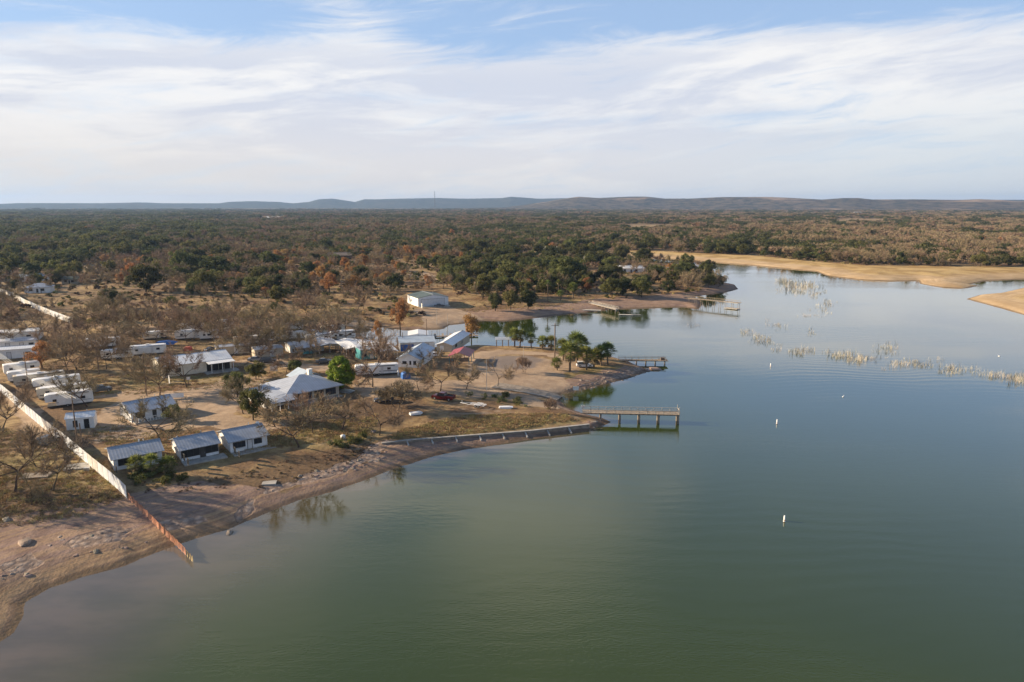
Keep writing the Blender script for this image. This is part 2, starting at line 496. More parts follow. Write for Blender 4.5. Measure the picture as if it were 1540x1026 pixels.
M['lampred'] = pmat('tail_lens', (0.35, 0.02, 0.02), 0.2, 0.1, 1.0)
M['bluetarp'] = pmat('blue_tarp', (0.03, 0.13, 0.42), 0.5, 0.25, 1.0)
M['teal'] = pmat('teal_paint', (0.05, 0.25, 0.27), 0.5, 0.2, 1.0)
M['redthing'] = pmat('red_cover', (0.45, 0.09, 0.06), 0.6, 0.25, 1.0)
M['buoywhite'] = pmat('buoy_white', (0.8, 0.8, 0.8), 0.4, 0.05, 1.0)
M['buoyorange'] = pmat('buoy_orange', (0.6, 0.2, 0.08), 0.5, 0.1, 1.0)
M['rock'] = pmat('grey_rock', (0.27, 0.22, 0.18), 0.95, 0.35, 0.7, 0.5, rand=0.4)
M['rockpink'] = pmat('pinkish_rock', (0.27, 0.19, 0.155), 0.95, 0.35, 0.6, 0.5, rand=0.3)
M['reed'] = pmat('dead_reed', (0.42, 0.38, 0.30), 0.9, 0.3, 1.0, rand=0.4)
M['brush'] = pmat('dry_brush', (0.14, 0.10, 0.065), 0.9, 0.4, 0.4, rand=0.6, spec=0.1)
M['grasstuft'] = pmat('dry_grass', (0.36, 0.27, 0.135), 0.9, 0.35, 0.5, rand=0.6, spec=0.1)
M['weed'] = pmat('green_weed', (0.10, 0.115, 0.035), 0.8, 0.4, 0.8, rand=0.4)
M['reddirt'] = pmat('brown_leaf_litter', (0.20, 0.11, 0.065), 0.9, 0.3, 1.0)
# ------------------------------------------------------------------ ground sheet
def polar(azs, rs):
    A, Rr = np.meshgrid(azs, rs)
    X = Rr * np.sin(A); Y = Rr * np.cos(A)
    na, nr = len(azs), len(rs)
    i = np.arange(na - 1); j = np.arange(nr - 1)
    I, J = np.meshgrid(i, j)
    a = (J * na + I).ravel()
    F = np.stack([a, a + 1, a + na + 1, a + na], 1)
    return X.ravel(), Y.ravel(), F


azs = np.radians(np.concatenate([np.linspace(-75, -46, 60)[:-1], np.linspace(-46, 46, 560), np.linspace(46, 75, 60)[1:]]))
rs = [32.0]
while rs[-1] < 15000: rs.append(rs[-1] * 1.0068 + 0.02)
rs = np.array(rs)
gx, gy, gf = polar(azs, rs)
gd = shore_d(gx, gy)
gz = height(gx, gy, gd)
me = fast_mesh('ground', np.stack([gx, gy, gz], 1), gf, [])


def attr(me, name, val):
    a = me.attributes.new(name, 'FLOAT', 'POINT'); a.data.foreach_set('value', np.asarray(val, np.float32))


def zone(polys, soft, z=2.6):
    out = np.zeros(len(gx))
    for p in polys:
        w = pxpoly(p, z)
        lo = np.min(w, 0) - 4 * soft; hi = np.max(w, 0) + 4 * soft
        k = np.where((gx > lo[0]) & (gx < hi[0]) & (gy > lo[1]) & (gy < hi[1]))[0]
        if len(k):
            sd_ = poly_sd(gx[k], gy[k], w) + (vnoise(gx[k], gy[k], 4 * soft, 3) - 0.5) * 3 * soft
            out[k] = np.maximum(out[k], sstep(-sd_, -soft, soft))
    return out


ROADS = [[(130, 600), (200, 588), (262, 590), (300, 585), (345, 590), (365, 605), (350, 625), (430, 645), (360, 650), (320, 642), (250, 655), (190, 664), (140, 668), (128, 640), (165, 615), (175, 600)],
         [(340, 590), (300, 586), (330, 572), (400, 568), (420, 585), (375, 600)],
         [(545, 570), (600, 566), (660, 571), (730, 572), (790, 588), (840, 600), (842, 606), (800, 603), (740, 590), (715, 598), (660, 590), (600, 592), (570, 602), (545, 596), (530, 580)],
         [(700, 560), (720, 545), (770, 536), (830, 540), (845, 550), (860, 575), (846, 590), (800, 590), (750, 580), (720, 575)],
         [(345, 545), (400, 540), (480, 552), (545, 560), (540, 568), (470, 556), (390, 552), (330, 552)],
         [(8, 596), (40, 606), (62, 625), (84, 650), (96, 672), (80, 684), (60, 680), (40, 650), (18, 622)],
         [(405, 482), (470, 478), (560, 478), (565, 484), (480, 486), (410, 489)],
         [(620, 466), (672, 461), (700, 466), (735, 474), (700, 482), (660, 492), (640, 490), (632, 474)],
         [(100, 402), (165, 398), (165, 401), (100, 406)],
         [(150, 490), (250, 492), (330, 505), (330, 512), (240, 505), (150, 500)],
         [(600, 408), (640, 410), (660, 418), (650, 424), (620, 416)],
         [(690, 545), (700, 530), (750, 522), (830, 528), (880, 548), (870, 556), (830, 556), (845, 545), (820, 532), (760, 530), (725, 540), (712, 552)]]
LITTER = [[(205, 730), (320, 712), (430, 688), (500, 670), (580, 655), (575, 672), (520, 695), (440, 718), (395, 732), (290, 740)], [(0, 700), (150, 735), (188, 752), (60, 785), (-30, 790)], [(575, 600), (660, 605), (600, 640), (520, 640), (500, 610)]]
LAWN = [[(300, 700), (330, 690), (420, 668), (500, 668), (570, 650), (560, 630), (440, 640), (420, 660)],
        [(130, 565), (230, 575), (330, 566), (400, 556), (400, 566), (300, 580), (200, 584)],
        [(820, 553), (930, 545), (955, 552), (900, 562), (830, 565)],
        [(640, 645), (760, 622), (850, 618), (880, 628), (760, 640), (640, 654)],
        [(0, 690), (100, 670), (150, 690), (185, 740), (100, 760), (0, 740)],
        [(940, 415), (960, 418), (950, 424), (935, 420)]]
SAND = [[(948, 379), (1050, 384), (1140, 388), (1220, 397), (1300, 403), (1540, 405), (1900, 404), (1900, 424), (1485, 426), (1456, 430), (1472, 433), (1452, 437), (1413, 435), (1384, 430), (1330, 425), (1244, 417), (1130, 402), (990, 391), (948, 388)],
        [(1440, 452), (1480, 462), (1540, 480), (1800, 545), (1800, 440), (1545, 428), (1470, 442)]]
BEACH = [[(-40, 990), (-40, 800), (60, 780), (190, 755), (300, 735), (430, 735), (560, 690), (600, 668), (890, 640), (920, 632), (900, 650), (600, 706), (288, 816), (75, 890), (0, 975)],
         [(640, 500), (665, 475), (760, 468), (840, 462), (900, 452), (1000, 448), (1060, 450), (1060, 470), (880, 476), (760, 488), (690, 492), (660, 500)],
         [(980, 446), (1040, 440), (1080, 428), (1060, 412), (1100, 412), (1120, 440), (1050, 452)],
         [(800, 575), (860, 570), (940, 552), (980, 556), (910, 582), (845, 596), (800, 592)]]
ROCKZ = [[(395, 733), (440, 725), (500, 702), (540, 690), (560, 672), (590, 664), (570, 690), (520, 710), (450, 732), (400, 742)],
         [(90, 825), (120, 808), (180, 796), (200, 800), (170, 818), (110, 832)],
         [(0, 860), (40, 840), (60, 850), (20, 868)], [(230, 790), (290, 770), (310, 782), (260, 800)], [(345, 772), (380, 752), (386, 760), (360, 778)],
         [(850, 585), (910, 566), (965, 550), (976, 556), (910, 578), (860, 590)]]
DARKP = [[(728, 552), (740, 535), (790, 533), (818, 540), (800, 551), (760, 555)]]
attr(me, 'd', gd)
attr(me, 'road', zone(ROADS, 1.2))
attr(me, 'lawn', zone(LAWN, 2.0))
attr(me, 'sand', zone(SAND, 3.0, 0.8))
attr(me, 'beach', zone(BEACH, 1.6, 1.0))
attr(me, 'rockz', zone(ROCKZ, 0.8, 1.0))
TRACKS = [[(128, 650), (180, 612), (230, 596), (300, 592), (350, 612), (430, 646)], [(300, 655), (380, 650), (470, 662), (540, 668)], [(350, 590), (400, 574), (470, 556), (560, 562), (640, 576), (740, 580), (838, 602)], [(12, 596), (45, 622), (78, 655), (100, 690), (150, 735)],
          [(560, 586), (620, 592), (700, 612), (800, 622), (868, 620)], [(345, 590), (345, 560), (330, 530), (300, 508), (200, 500), (120, 508)], [(600, 606), (680, 622), (760, 620)], [(130, 574), (210, 582), (330, 574), (400, 560)], [(845, 560), (840, 535), (780, 528), (720, 538), (735, 556), (800, 566)]]
rut = np.zeros(len(gx))
for ln in TRACKS:
    w_ = np.array(pxpoly(ln, 2.4)); dn = []
    for a_, b_ in zip(w_, w_[1:]):
        for f in np.linspace(0, 1, 10, endpoint=False): dn.append(a_ + (b_ - a_) * f)
    dn = np.array(dn); kk = np.where((gx > dn[:, 0].min() - 4) & (gx < dn[:, 0].max() + 4) & (gy > dn[:, 1].min() - 4) & (gy < dn[:, 1].max() + 4))[0]
    best = np.full(len(kk), 1e9)
    for a_, b_ in zip(dn, dn[1:]):
        e_ = b_ - a_; q_ = np.clip(((gx[kk] - a_[0]) * e_[0] + (gy[kk] - a_[1]) * e_[1]) / (e_ @ e_), 0, 1)
        best = np.minimum(best, np.hypot(gx[kk] - a_[0] - e_[0] * q_, gy[kk] - a_[1] - e_[1] * q_))
    best += (vnoise(gx[kk], gy[kk], 6, 8) - .5) * .8
    rut[kk] = np.maximum(rut[kk], np.clip(1 - np.abs(best - 0.95) / 0.6, 0, 1) * sstep(vnoise(gx[kk], gy[kk], 18, 66), .25, .5))
attr(me, 'rut', rut)
attr(me, 'litter', zone(LITTER, 2.0))
attr(me, 'gravel', zone(DARKP, 0.8))
me.polygons.foreach_set('use_smooth', np.ones(len(gf), bool))

m = bpy.data.materials.new('ground'); m.use_nodes = True
t = NT(m.node_tree); p = t.n['Principled BSDF']
pos = t.new('ShaderNodeNewGeometry').outputs['Position']


def A(name):
    n = t.new('ShaderNodeAttribute'); n.attribute_name = name
    return n.outputs['Fac']


n1 = t.noise(pos, 0.055, 6, 0.62, 0.3); n2 = t.noise(pos, 0.35, 6, 0.65); n3 = t.noise(pos, 1.6, 4, 0.65); nfar = t.noise(pos, 0.012, 6, 0.62, 0.4)
dryg = t.mix(t.ramp(n2, 0.32, 0.66), (0.18, 0.115, 0.06), (0.44, 0.31, 0.155))
litter = t.mix(t.ramp(n3, 0.35, 0.65), (0.125, 0.08, 0.05), (0.235, 0.145, 0.08))
base = t.mix(t.ramp(n1, 0.42, 0.60), litter, dryg)
base = t.mix(t.math('MULTIPLY', t.ramp(n3, 0.55, 0.75), 0.5), base, (0.10, 0.075, 0.05))
farmix = t.ramp(A('d'), 60, 400)
far_c = t.mix(t.ramp(nfar, 0.44, 0.6), (0.19, 0.14, 0.08), (0.42, 0.31, 0.17))
vfar = t.ramp(A('d'), 3000, 4500)
far_c = t.mix(t.math('MULTIPLY', vfar, t.ramp(t.sep(pos)[0], 1200, -600)), far_c, (0.07, 0.065, 0.04))
base = t.mix(t.math('MULTIPLY', farmix, 0.6), base, far_c)
lawn = t.mix(t.ramp(n2, 0.35, 0.65), (0.19, 0.14, 0.06), (0.40, 0.30, 0.14))
lawn = t.mix(t.math('MULTIPLY', t.ramp(n1, 0.52, 0.68), 0.45), lawn, (0.10, 0.105, 0.035))
base = t.mix(t.math('MULTIPLY', A('lawn'), 0.85), base, lawn)
base = t.mix(t.math('MULTIPLY', A('litter'), 0.85), base, t.mix(t.ramp(n3, 0.35, 0.7), (0.085, 0.058, 0.04), (0.185, 0.12, 0.072)))
strat = t.noise(t.comb(t.math('MULTIPLY', A('d'), 1.3), t.math('MULTIPLY', t.sep(pos)[0], 0.05), t.math('MULTIPLY', n1, 2.0)), 1.0, 4, 0.6)
bch = t.mix(t.ramp(n2, 0.3, 0.7), (0.19, 0.125, 0.102), (0.32, 0.222, 0.178))
bch = t.mix(t.math('MULTIPLY', t.ramp(strat, 0.42, 0.6), 0.5), bch, (0.40, 0.27, 0.155))
bch = t.mix(t.math('MULTIPLY', t.ramp(n3, 0.5, 0.7), 0.45), bch, (0.15, 0.115, 0.09))
auto = t.ramp(t.math('ADD', A('d'), t.math('MULTIPLY', n2, 4.0)), 6.0, 4.2)
bmask = t.math('MAXIMUM', t.ramp(t.math('ADD', A('beach'), t.math('MULTIPLY', t.math('SUBTRACT', n2, 0.5), 0.6)), 0.35, 0.65), auto)
gold = t.math('MULTIPLY', t.ramp(t.math('ADD', A('d'), t.math('MULTIPLY', t.math('SUBTRACT', n1, 0.5), 12.0)), 7.5, 3.5), t.ramp(t.sep(pos)[0], -38, -50))
bch = t.mix(t.math('MULTIPLY', gold, 0.5), bch, t.mix(t.ramp(strat, 0.4, 0.6), (0.25, 0.16, 0.075), (0.42, 0.28, 0.14)))
base = t.mix(bmask, base, bch)
road = t.mix(t.ramp(n2, 0.3, 0.7), (0.33, 0.235, 0.16), (0.47, 0.345, 0.235))
road = t.mix(t.math('MULTIPLY', t.ramp(n1, 0.45, 0.62), 0.45), road, (0.26, 0.19, 0.135))
road = t.mix(t.math('MULTIPLY', t.ramp(n3, 0.56, 0.7), 0.35), road, (0.20, 0.145, 0.10))
base = t.mix(t.ramp(t.math('ADD', A('road'), t.math('MULTIPLY', t.math('SUBTRACT', n2, 0.5), 0.9)), 0.25, 0.75), base, road)
base = t.mix(t.math('MULTIPLY', A('rut'), 0.65), base, t.mix(t.ramp(n1, 0.4, 0.6), (0.50, 0.375, 0.26), (0.30, 0.215, 0.15)))
base = t.mix(t.math('MULTIPLY', A('gravel'), 0.9), base, (0.20, 0.165, 0.145))
sand = t.mix(t.ramp(n1, 0.35, 0.65), (0.42, 0.295, 0.165), (0.56, 0.415, 0.255))
sand = t.mix(t.math('MULTIPLY', t.ramp(strat, 0.42, 0.6), 0.55), sand, (0.33, 0.225, 0.125))
sand = t.mix(t.ramp(A('d'), 14, 26, 0.0, 0.7), sand, t.mix(t.ramp(n1, 0.42, 0.58), (0.30, 0.19, 0.06), (0.50, 0.35, 0.14)))
base = t.mix(t.ramp(t.math('ADD', A('sand'), t.math('MULTIPLY', t.math('SUBTRACT', n1, 0.5), 0.5)), 0.35, 0.65), base, sand)
vor = t.new('ShaderNodeTexVoronoi'); vor.feature = 'F1'
t.put(vor.inputs['Vector'], t.vmath('ADD', pos, t.noise(pos, 0.8, 3, 0.6, col=True))); vor.inputs['Scale'].default_value = 0.9
rk = t.mix(t.ramp(vor.outputs['Distance'], 0.1, 0.7), (0.38, 0.295, 0.24), (0.21, 0.155, 0.125))
rmask = t.ramp(t.math('ADD', A('rockz'), t.math('MULTIPLY', t.math('SUBTRACT', n2, 0.5), 1.6)), 0.45, 0.7)
base = t.mix(rmask, base, rk)
# stained band of damp mud along the waterline, then a pale drift line
dd = t.math('ADD', A('d'), t.math('MULTIPLY', t.math('SUBTRACT', n2, 0.5), 1.2))
base = t.mix(t.math('MULTIPLY', t.ramp(dd, 1.7, 0.5), 0.7), base, (0.12, 0.085, 0.055))
t.put(p.inputs['Base Color'], base)
p.inputs['Roughness'].default_value = 0.95; p.inputs['Specular IOR Level'].default_value = 0.12
b = t.new('ShaderNodeBump'); b.inputs['Strength'].default_value = 0.7; b.inputs['Distance'].default_value = 0.16
t.put(b.inputs['Height'], t.math('ADD', t.math('ADD', n3, t.math('MULTIPLY', n2, 1.2)), t.math('MULTIPLY', t.math('MULTIPLY', rmask, vor.outputs['Distance']), -1.2)))
t.l.new(b.outputs[0], p.inputs['Normal'])
me.materials.append(m)
ground = bpy.data.objects.new('ground', me); COL.objects.link(ground); tag(ground, kind='structure')

# ------------------------------------------------------------------ the lake
wr = [3.0]
while wr[-1] < 15000: wr.append(wr[-1] * 1.03 + 0.4)
wx, wy, wf = polar(np.radians(np.linspace(-180, 180, 481)), np.array(wr))
wme = fast_mesh('lake_water', np.stack([wx, wy, np.zeros(len(wx))], 1), wf, [])
attr(wme, 'd', -shore_d(wx, wy))
m = bpy.data.materials.new('lake_water'); m.use_nodes = True
t = NT(m.node_tree); p = t.n['Principled BSDF']
pos = t.new('ShaderNodeNewGeometry').outputs['Position']
px_, py_, pz_ = t.sep(pos)
d_ = A('d')
nb = t.noise(pos, 0.018, 3, 0.5)
deep = t.mix(t.ramp(nb, 0.35, 0.65), (0.030, 0.046, 0.006), (0.039, 0.056, 0.009))
shal = t.mix(t.ramp(t.noise(t.vmath('MULTIPLY', pos, (0.5, 1.4, 1)), 0.16, 5, 0.6), 0.35, 0.65), (0.080, 0.066, 0.045), (0.112, 0.088, 0.062))
west = t.ramp(px_, -10, -48)
dn = t.math('ADD', d_, t.math('MULTIPLY', t.math('SUBTRACT', t.noise(pos, 0.06, 4, 0.55), 0.5), 14.0))
opn = t.math('MULTIPLY', t.ramp(py_, 95, 190), t.ramp(dn, 10.0, 45.0))
deep = t.mix(opn, deep, (0.030, 0.054, 0.036))  # bluer open water: part deep-water tint, part sky reflection put into the colour
smask = t.math('MULTIPLY', t.ramp(dn, 30.0, 1.0), west)
smask = t.math('MAXIMUM', smask, t.ramp(dn, 3.5, 0.2, 0, 0.8))
t.put(p.inputs['Base Color'], t.mix(smask, deep, shal))
p.inputs['IOR'].default_value = 1.42
p.inputs['Specular IOR Level'].default_value = 0.5
ruf = t.ramp(t.noise(t.vmath('MULTIPLY', pos, (0.35, 1.0, 1)), 0.02, 4, 0.55), 0.4, 0.62)
t.put(p.inputs['Roughness'], t.math('ADD', t.math('MULTIPLY', ruf, 0.05), 0.025))
# long low swells, small ripples and wind-ruffled patches
w1 = t.new('ShaderNodeTexWave'); w1.wave_type = 'BANDS'; w1.bands_direction = 'Y'
t.put(w1.inputs['Vector'], t.vmath('ADD', pos, t.vmath('MULTIPLY', t.noise(pos, 0.02, 2, 0.5, col=True), (0, 26, 0))))
w1.inputs['Scale'].default_value = 0.085; w1.inputs['Distortion'].default_value = 1.6; w1.inputs['Detail'].default_value = 2.0
swell_m = t.ramp(t.noise(pos, 0.011, 3, 0.5), 0.42, 0.62)
rip = t.noise(t.vmath('MULTIPLY', pos, (0.30, 1.0, 1)), 0.9, 4, 0.6, 0.3)
rip2 = t.noise(t.vmath('MULTIPLY', pos, (0.6, 1.2, 1)), 2.6, 3, 0.6)
hgt = t.math('ADD', t.math('MULTIPLY', t.math('MULTIPLY', w1.outputs['Fac'], swell_m), 0.010), t.math('ADD', t.math('MULTIPLY', rip, t.ramp(py_, 60, 240, 0.017, 0.010)), t.math('MULTIPLY', t.math('MULTIPLY', rip2, ruf), 0.022)))
calm = t.ramp(d_, 2.0, 18.0, 0.35, 1.0)
b = t.new('ShaderNodeBump'); b.inputs['Strength'].default_value = 1.0; b.inputs['Distance'].default_value = 1.0
t.put(b.inputs['Height'], t.math('MULTIPLY', hgt, calm))
t.l.new(b.outputs[0], p.inputs['Normal']); t.l.new(b.outputs[0], p.inputs['Coat Normal'])
p.inputs['Coat Weight'].default_value = 0.55; p.inputs['Coat IOR'].default_value = 1.33; p.inputs['Coat Roughness'].default_value = 0.04
wme.materials.append(m)
lake = bpy.data.objects.new('lake_water', wme); COL.objects.link(lake); tag(lake, kind='structure')


# ------------------------------------------------------------------ low hills along the horizon
def hills(name, pts, base_px, dist, depth, mat, bump):
    xs = np.array([a for a, _ in pts], float); ys = np.array([b for _, b in pts], float)
    azl = np.radians(np.arange(-62, 62.01, 0.12)); nl = 26
    V = []
    for k in range(nl):
        f = k / (nl - 1)
        for a in azl:
            px = 770 + FPX * math.tan(a) * 1.018
            yy = np.interp(px, xs, ys)
            # height of the crest above the lake for the silhouette seen at that distance
            r = dist + depth * (f - 0.6)
            ang = PITCH + math.atan((yy - 513) / FPX)
            crest = CAM_H - (dist) * math.tan(ang)
            g = math.exp(-((f - 0.6) / 0.26) ** 2)
            x, y = r * math.sin(a), r * math.cos(a)
            n = float(vnoise(x, y, bump * 9, 4)) - 0.5
            z = 2 + (crest - 2) * g * (1 + 0.5 * n * (1 - g) * 2) + n * 24 * (1 - g) * g * 3
            V.append((x, y, max(z, -3 + 6 * g)))
    na = len(azl)
    I, J = np.meshgrid(np.arange(na - 1), np.arange(nl - 1)); a = (J * na + I).ravel()
    me = fast_mesh(name, V, np.stack([a, a + 1, a + na + 1, a + na], 1), mat)
    me.polygons.foreach_set('use_smooth', np.ones(len(a), bool))
    o = bpy.data.objects.new(name, me); COL.objects.link(o); tag(o, kind='structure')


def hillmat(name, c1, c2, c3):
    m = bpy.data.materials.new(name); m.use_nodes = True
    t = NT(m.node_tree); p = t.n['Principled BSDF']
    pos = t.new('ShaderNodeNewGeometry').outputs['Position']
    n1 = t.noise(pos, 0.0016, 6, 0.6, 0.6); n2 = t.noise(pos, 0.012, 6, 0.75)
    c = t.mix(t.ramp(n2, 0.4, 0.6), c1, c2)
    c = t.mix(t.ramp(n1, 0.54, 0.66), c, c3)
    t.put(p.inputs['Base Color'], c); p.inputs['Roughness'].default_value = 1.0; p.inputs['Specular IOR Level'].default_value = 0.0
    b = t.new('ShaderNodeBump'); b.inputs['Strength'].default_value = 1.0; b.inputs['Distance'].default_value = 14.0
    t.put(b.inputs['Height'], n2); t.l.new(b.outputs[0], p.inputs['Normal'])
    return m


FARH = [(-900, 306), (0, 307), (30, 306), (155, 306), (205, 305), (220, 305), (245, 306), (330, 306), (345, 304), (380, 303), (420, 304), (440, 306), (465, 304), (480, 300), (500, 299), (515, 301), (534, 304), (548, 300), (570, 300), (600, 299),
        (660, 298), (700, 299), (755, 298), (768, 296), (785, 297), (810, 299), (860, 298), (900, 298), (1000, 300), (1100, 301), (1540, 302), (2600, 304)]
NEARH = [(-900, 318), (560, 316), (760, 312), (820, 304), (855, 298), (870, 296), (900, 298), (945, 296), (970, 296), (1000, 299), (1040, 299), (1060, 298), (1085, 297), (1155, 297), (1180, 298), (1200, 299), (1235, 301),
         (1265, 299), (1290, 299), (1310, 301), (1380, 301), (1440, 302), (1470, 301), (1500, 302), (1530, 304), (1600, 303), (1800, 300), (2600, 304)]
hills('blue_hills', FARH, 0, 11500, 3600, hillmat('blue_hills', (0.05, 0.055, 0.035), (0.08, 0.075, 0.045), (0.10, 0.085, 0.055)), 60)
hills('brushy_hills', NEARH, 0, 7400, 2600, hillmat('brushy_hills', (0.045, 0.045, 0.028), (0.15, 0.115, 0.075), (0.34, 0.245, 0.17)), 60)

# ------------------------------------------------------------------ the air: pale even haze
hm = MB().box(-14500, 14500, -500, 14600, -6, 230)
m = bpy.data.materials.new('haze'); m.use_nodes = True
t = NT(m.node_tree); t.n.clear()
vo = t.new('ShaderNodeOutputMaterial'); pv_ = t.new('ShaderNodeVolumePrincipled')
pv_.inputs['Color'].default_value = (0.37, 0.58, 0.96, 1)
pv_.inputs['Density'].default_value = 0.00005
pv_.inputs['Anisotropy'].default_value = 0.2
t.l.new(pv_.outputs[0], vo.inputs['Volume'])
tag(hm.build('haze', m), kind='stuff')
# ------------------------------------------------------------------ trees
def rand_dir(r, d, spread):
    v = Vector((r.gauss(0, 1), r.gauss(0, 1), r.gauss(0, 1))).normalized()
    return (d + v * spread).normalized()


def bare_tree(seed, H=9.0, spread=1.0, levels=4, twigs=3, limbs=4, trunk_h=0.27, tw=0.028, tl=0.8, multi=1):
    """returns limb mesh builder and arrays of twig triangles for a leafless oak of height H"""
    r = random.Random(seed)
    mb = MB(); TV = []; ends = []

    def grow(p, d, L, rad, lev):
        segs = 3 if lev < 3 else 2
        q = p
        for k in range(segs):
            dd = rand_dir(r, d, 0.26)
            dd = (dd + Vector((0, 0, 0.10 if lev > 1 else 0.0))).normalized()
            n = q + dd * (L / segs)
            r0 = rad * (1 - 0.22 * k); r1 = rad * (1 - 0.22 * (k + 1))
            mb.tube(q, n, max(r0, 0.012), max(r1, 0.010), 6 if lev < 2 else (4 if lev < 3 else 3), cap=False)
            q = n; d = dd
            if lev >= 2 and lev < levels and k < segs - 1:
                grow(q, rand_dir(r, d, 0.85), L * r.uniform(0.5, 0.7), rad * 0.5, lev + 1)
            if lev >= levels - 1: ends.append((q.copy(), d.copy()))
            elif lev == levels - 2 and k: ends.append((q.copy(), d.copy()))
        if lev < levels:
            n = r.choice([2, 3, 3]) if lev > 0 else limbs
            for k in range(n):
                if lev == 0:
                    a = 2 * math.pi * (k + r.uniform(-0.3, 0.3)) / n
                    o = Vector((math.cos(a), math.sin(a), 0))
                    nd = (o * r.uniform(0.75, 1.15) * spread + Vector((0, 0, r.uniform(0.45, 1.0)))).normalized()
                else:
                    nd = rand_dir(r, d, 0.75 * (0.8 + 0.3 * spread))
                    nd = Vector((nd.x, nd.y, nd.z * 0.8 + 0.14)).normalized()
                grow(q, nd, L * (r.uniform(0.62, 0.86) if lev else r.uniform(0.8, 1.15)), rad * r.uniform(0.52, 0.68), lev + 1)

    for mI in range(multi):
        a = 2 * math.pi * mI / max(multi, 1)
        b0 = Vector((0.25 * math.cos(a), 0.25 * math.sin(a), -0.3)) if multi > 1 else Vector((0, 0, -0.3))
        d0 = Vector((0.45 * math.cos(a), 0.45 * math.sin(a), 1)).normalized() if multi > 1 else Vector((r.uniform(-0.15, 0.15), r.uniform(-0.15, 0.15), 1)).normalized()
        grow(b0, d0, H * trunk_h, H * 0.021 * (0.6 if multi > 1 else 1), 0)
    for q, d in ends:
        for _ in range(twigs):
            dd = rand_dir(r, d, 0.95)
            L = tl * r.uniform(0.5, 1.2)
            s_ = dd.orthogonal().normalized()
            s_ = (s_ * math.cos(r.random() * 6.28) + dd.cross(s_) * math.sin(r.random() * 6.28)) * tw * r.uniform(0.6, 1.4)
            b0 = q - d * r.random() * 0.3
            TV += [b0 - s_, b0 + s_, b0 + dd * L]
    V = np.array([tuple(v) for v in TV])
    zmax = max(np.percentile(V[:, 2], 98.5), 0.1)
    return mb, V, H / zmax


def leaf_cards(r, centres, radii, n, size, flat_=0.0, up=0.3):
    """n leaf sprays scattered through clumps: small bent quads"""
    c = r.integers(0, len(centres), n)
    v = r.normal(size=(n, 3)); v /= np.linalg.norm(v, axis=1)[:, None]
    rad = radii[c] * (0.35 + 0.65 * r.random(n) ** 0.5)
    P = centres[c] + v * rad[:, None] * np.array([1, 1, 0.8])
    nn = v + r.normal(size=(n, 3)) * 0.55 + np.array([0, 0, up]); nn /= np.linalg.norm(nn, axis=1)[:, None]
    a = np.cross(nn, r.normal(size=(n, 3))); a /= np.linalg.norm(a, axis=1)[:, None]
    b = np.cross(nn, a)
    s = size * r.uniform(0.6, 1.35, n)[:, None]
    q = np.stack([P - a * s * .5, P + b * s * .38 + nn * s * .1, P + a * s * .55, P - b * s * .38 + nn * s * .06], 1)
    return q.reshape(-1, 3), np.arange(4 * n).reshape(-1, 4)


def crown_clumps(seed, H, Wd, low, n, r0, kind='oak'):
    r = np.random.default_rng(seed)
    c = []
    cz = (H + low) / 2; hz_ = (H - low) / 2
    while len(c) < n:
        v = r.normal(size=3); v /= np.linalg.norm(v)
        k = r.uniform(0.45, 0.95)
        if kind == 'cone':
            f = r.random() ** 1.2; a = r.random() * 6.28
            w = Wd / 2 * (1 - f * 0.85) * r.uniform(0.5, 1)
            c.append((w * math.cos(a), w * math.sin(a), low + (H - low) * f)); continue
        if kind == 'egg':
            k = r.uniform(0.72, 0.92); tz = (v[2] + 1) / 2; w = 1.0 - 0.25 * tz
            c.append((v[0] * Wd / 2 * k * w, v[1] * Wd / 2 * k * w, cz + v[2] * hz_ * k)); continue
        if kind == 'dome' and v[2] < -0.35: continue
        wob = 1 + 0.28 * math.sin(3 * math.atan2(v[1], v[0]) + seed) + 0.15 * math.sin(5 * v[2] + seed * 2)
        c.append((v[0] * Wd / 2 * k * wob, v[1] * Wd / 2 * k * wob, cz + v[2] * hz_ * k))
    c = np.array(c)
    return c, r.uniform(0.65, 1.2, n) * r0, r


def trunk_limbs(seed, H, low, Wd, rad=0.22, n=5, lean=0.0):
    r = random.Random(seed); mb = MB()
    top = Vector((lean, r.uniform(-.2, .2), low + (H - low) * 0.25))
    mb.tube((0, 0, -0.3), top * 0.6, rad * 1.25, rad, 7, cap=False); mb.tube(top * 0.6, top, rad, rad * 0.8, 7, cap=False)
    for k in range(n):
        a = 2 * math.pi * (k + r.random() * .5) / n
        e = Vector((math.cos(a) * Wd * 0.33, math.sin(a) * Wd * 0.33, low + (H - low) * r.uniform(.45, .8)))
        mid = top.lerp(e, 0.5) + Vector((0, 0, 0.3))
        mb.tube(top * r.uniform(0.7, 1), mid, rad * .55, rad * .36, 5, cap=False); mb.tube(mid, e, rad * .36, rad * .12, 4, cap=False)
    return mb


PARK = {}


def bare_pair(seed, tmat='twig', **kw):
    mb, V, sc = bare_tree(seed, **kw)
    lim = mb.mesh('trunk', M['bark'])
    cr = fast_mesh('twigs', V, np.arange(len(V)).reshape(-1, 3), M[tmat])
    for me_ in (lim, cr):
        me_.transform(Matrix.Scale(sc, 4))
    return lim, cr


def leaf_pair(seed, H, Wd, low, n, r0, cards, size, mat, kind='oak', rad=0.22, limbs=5, bark='bark', lean=0.0):
    c, rr, r = crown_clumps(seed, H, Wd, low, n, r0, kind)
    V, F = leaf_cards(r, c, rr, cards, size)
    cr = fast_mesh('leaves', V, F, M[mat])
    return trunk_limbs(seed, H, low, Wd, rad, limbs, lean).mesh('trunk', M[bark]), cr


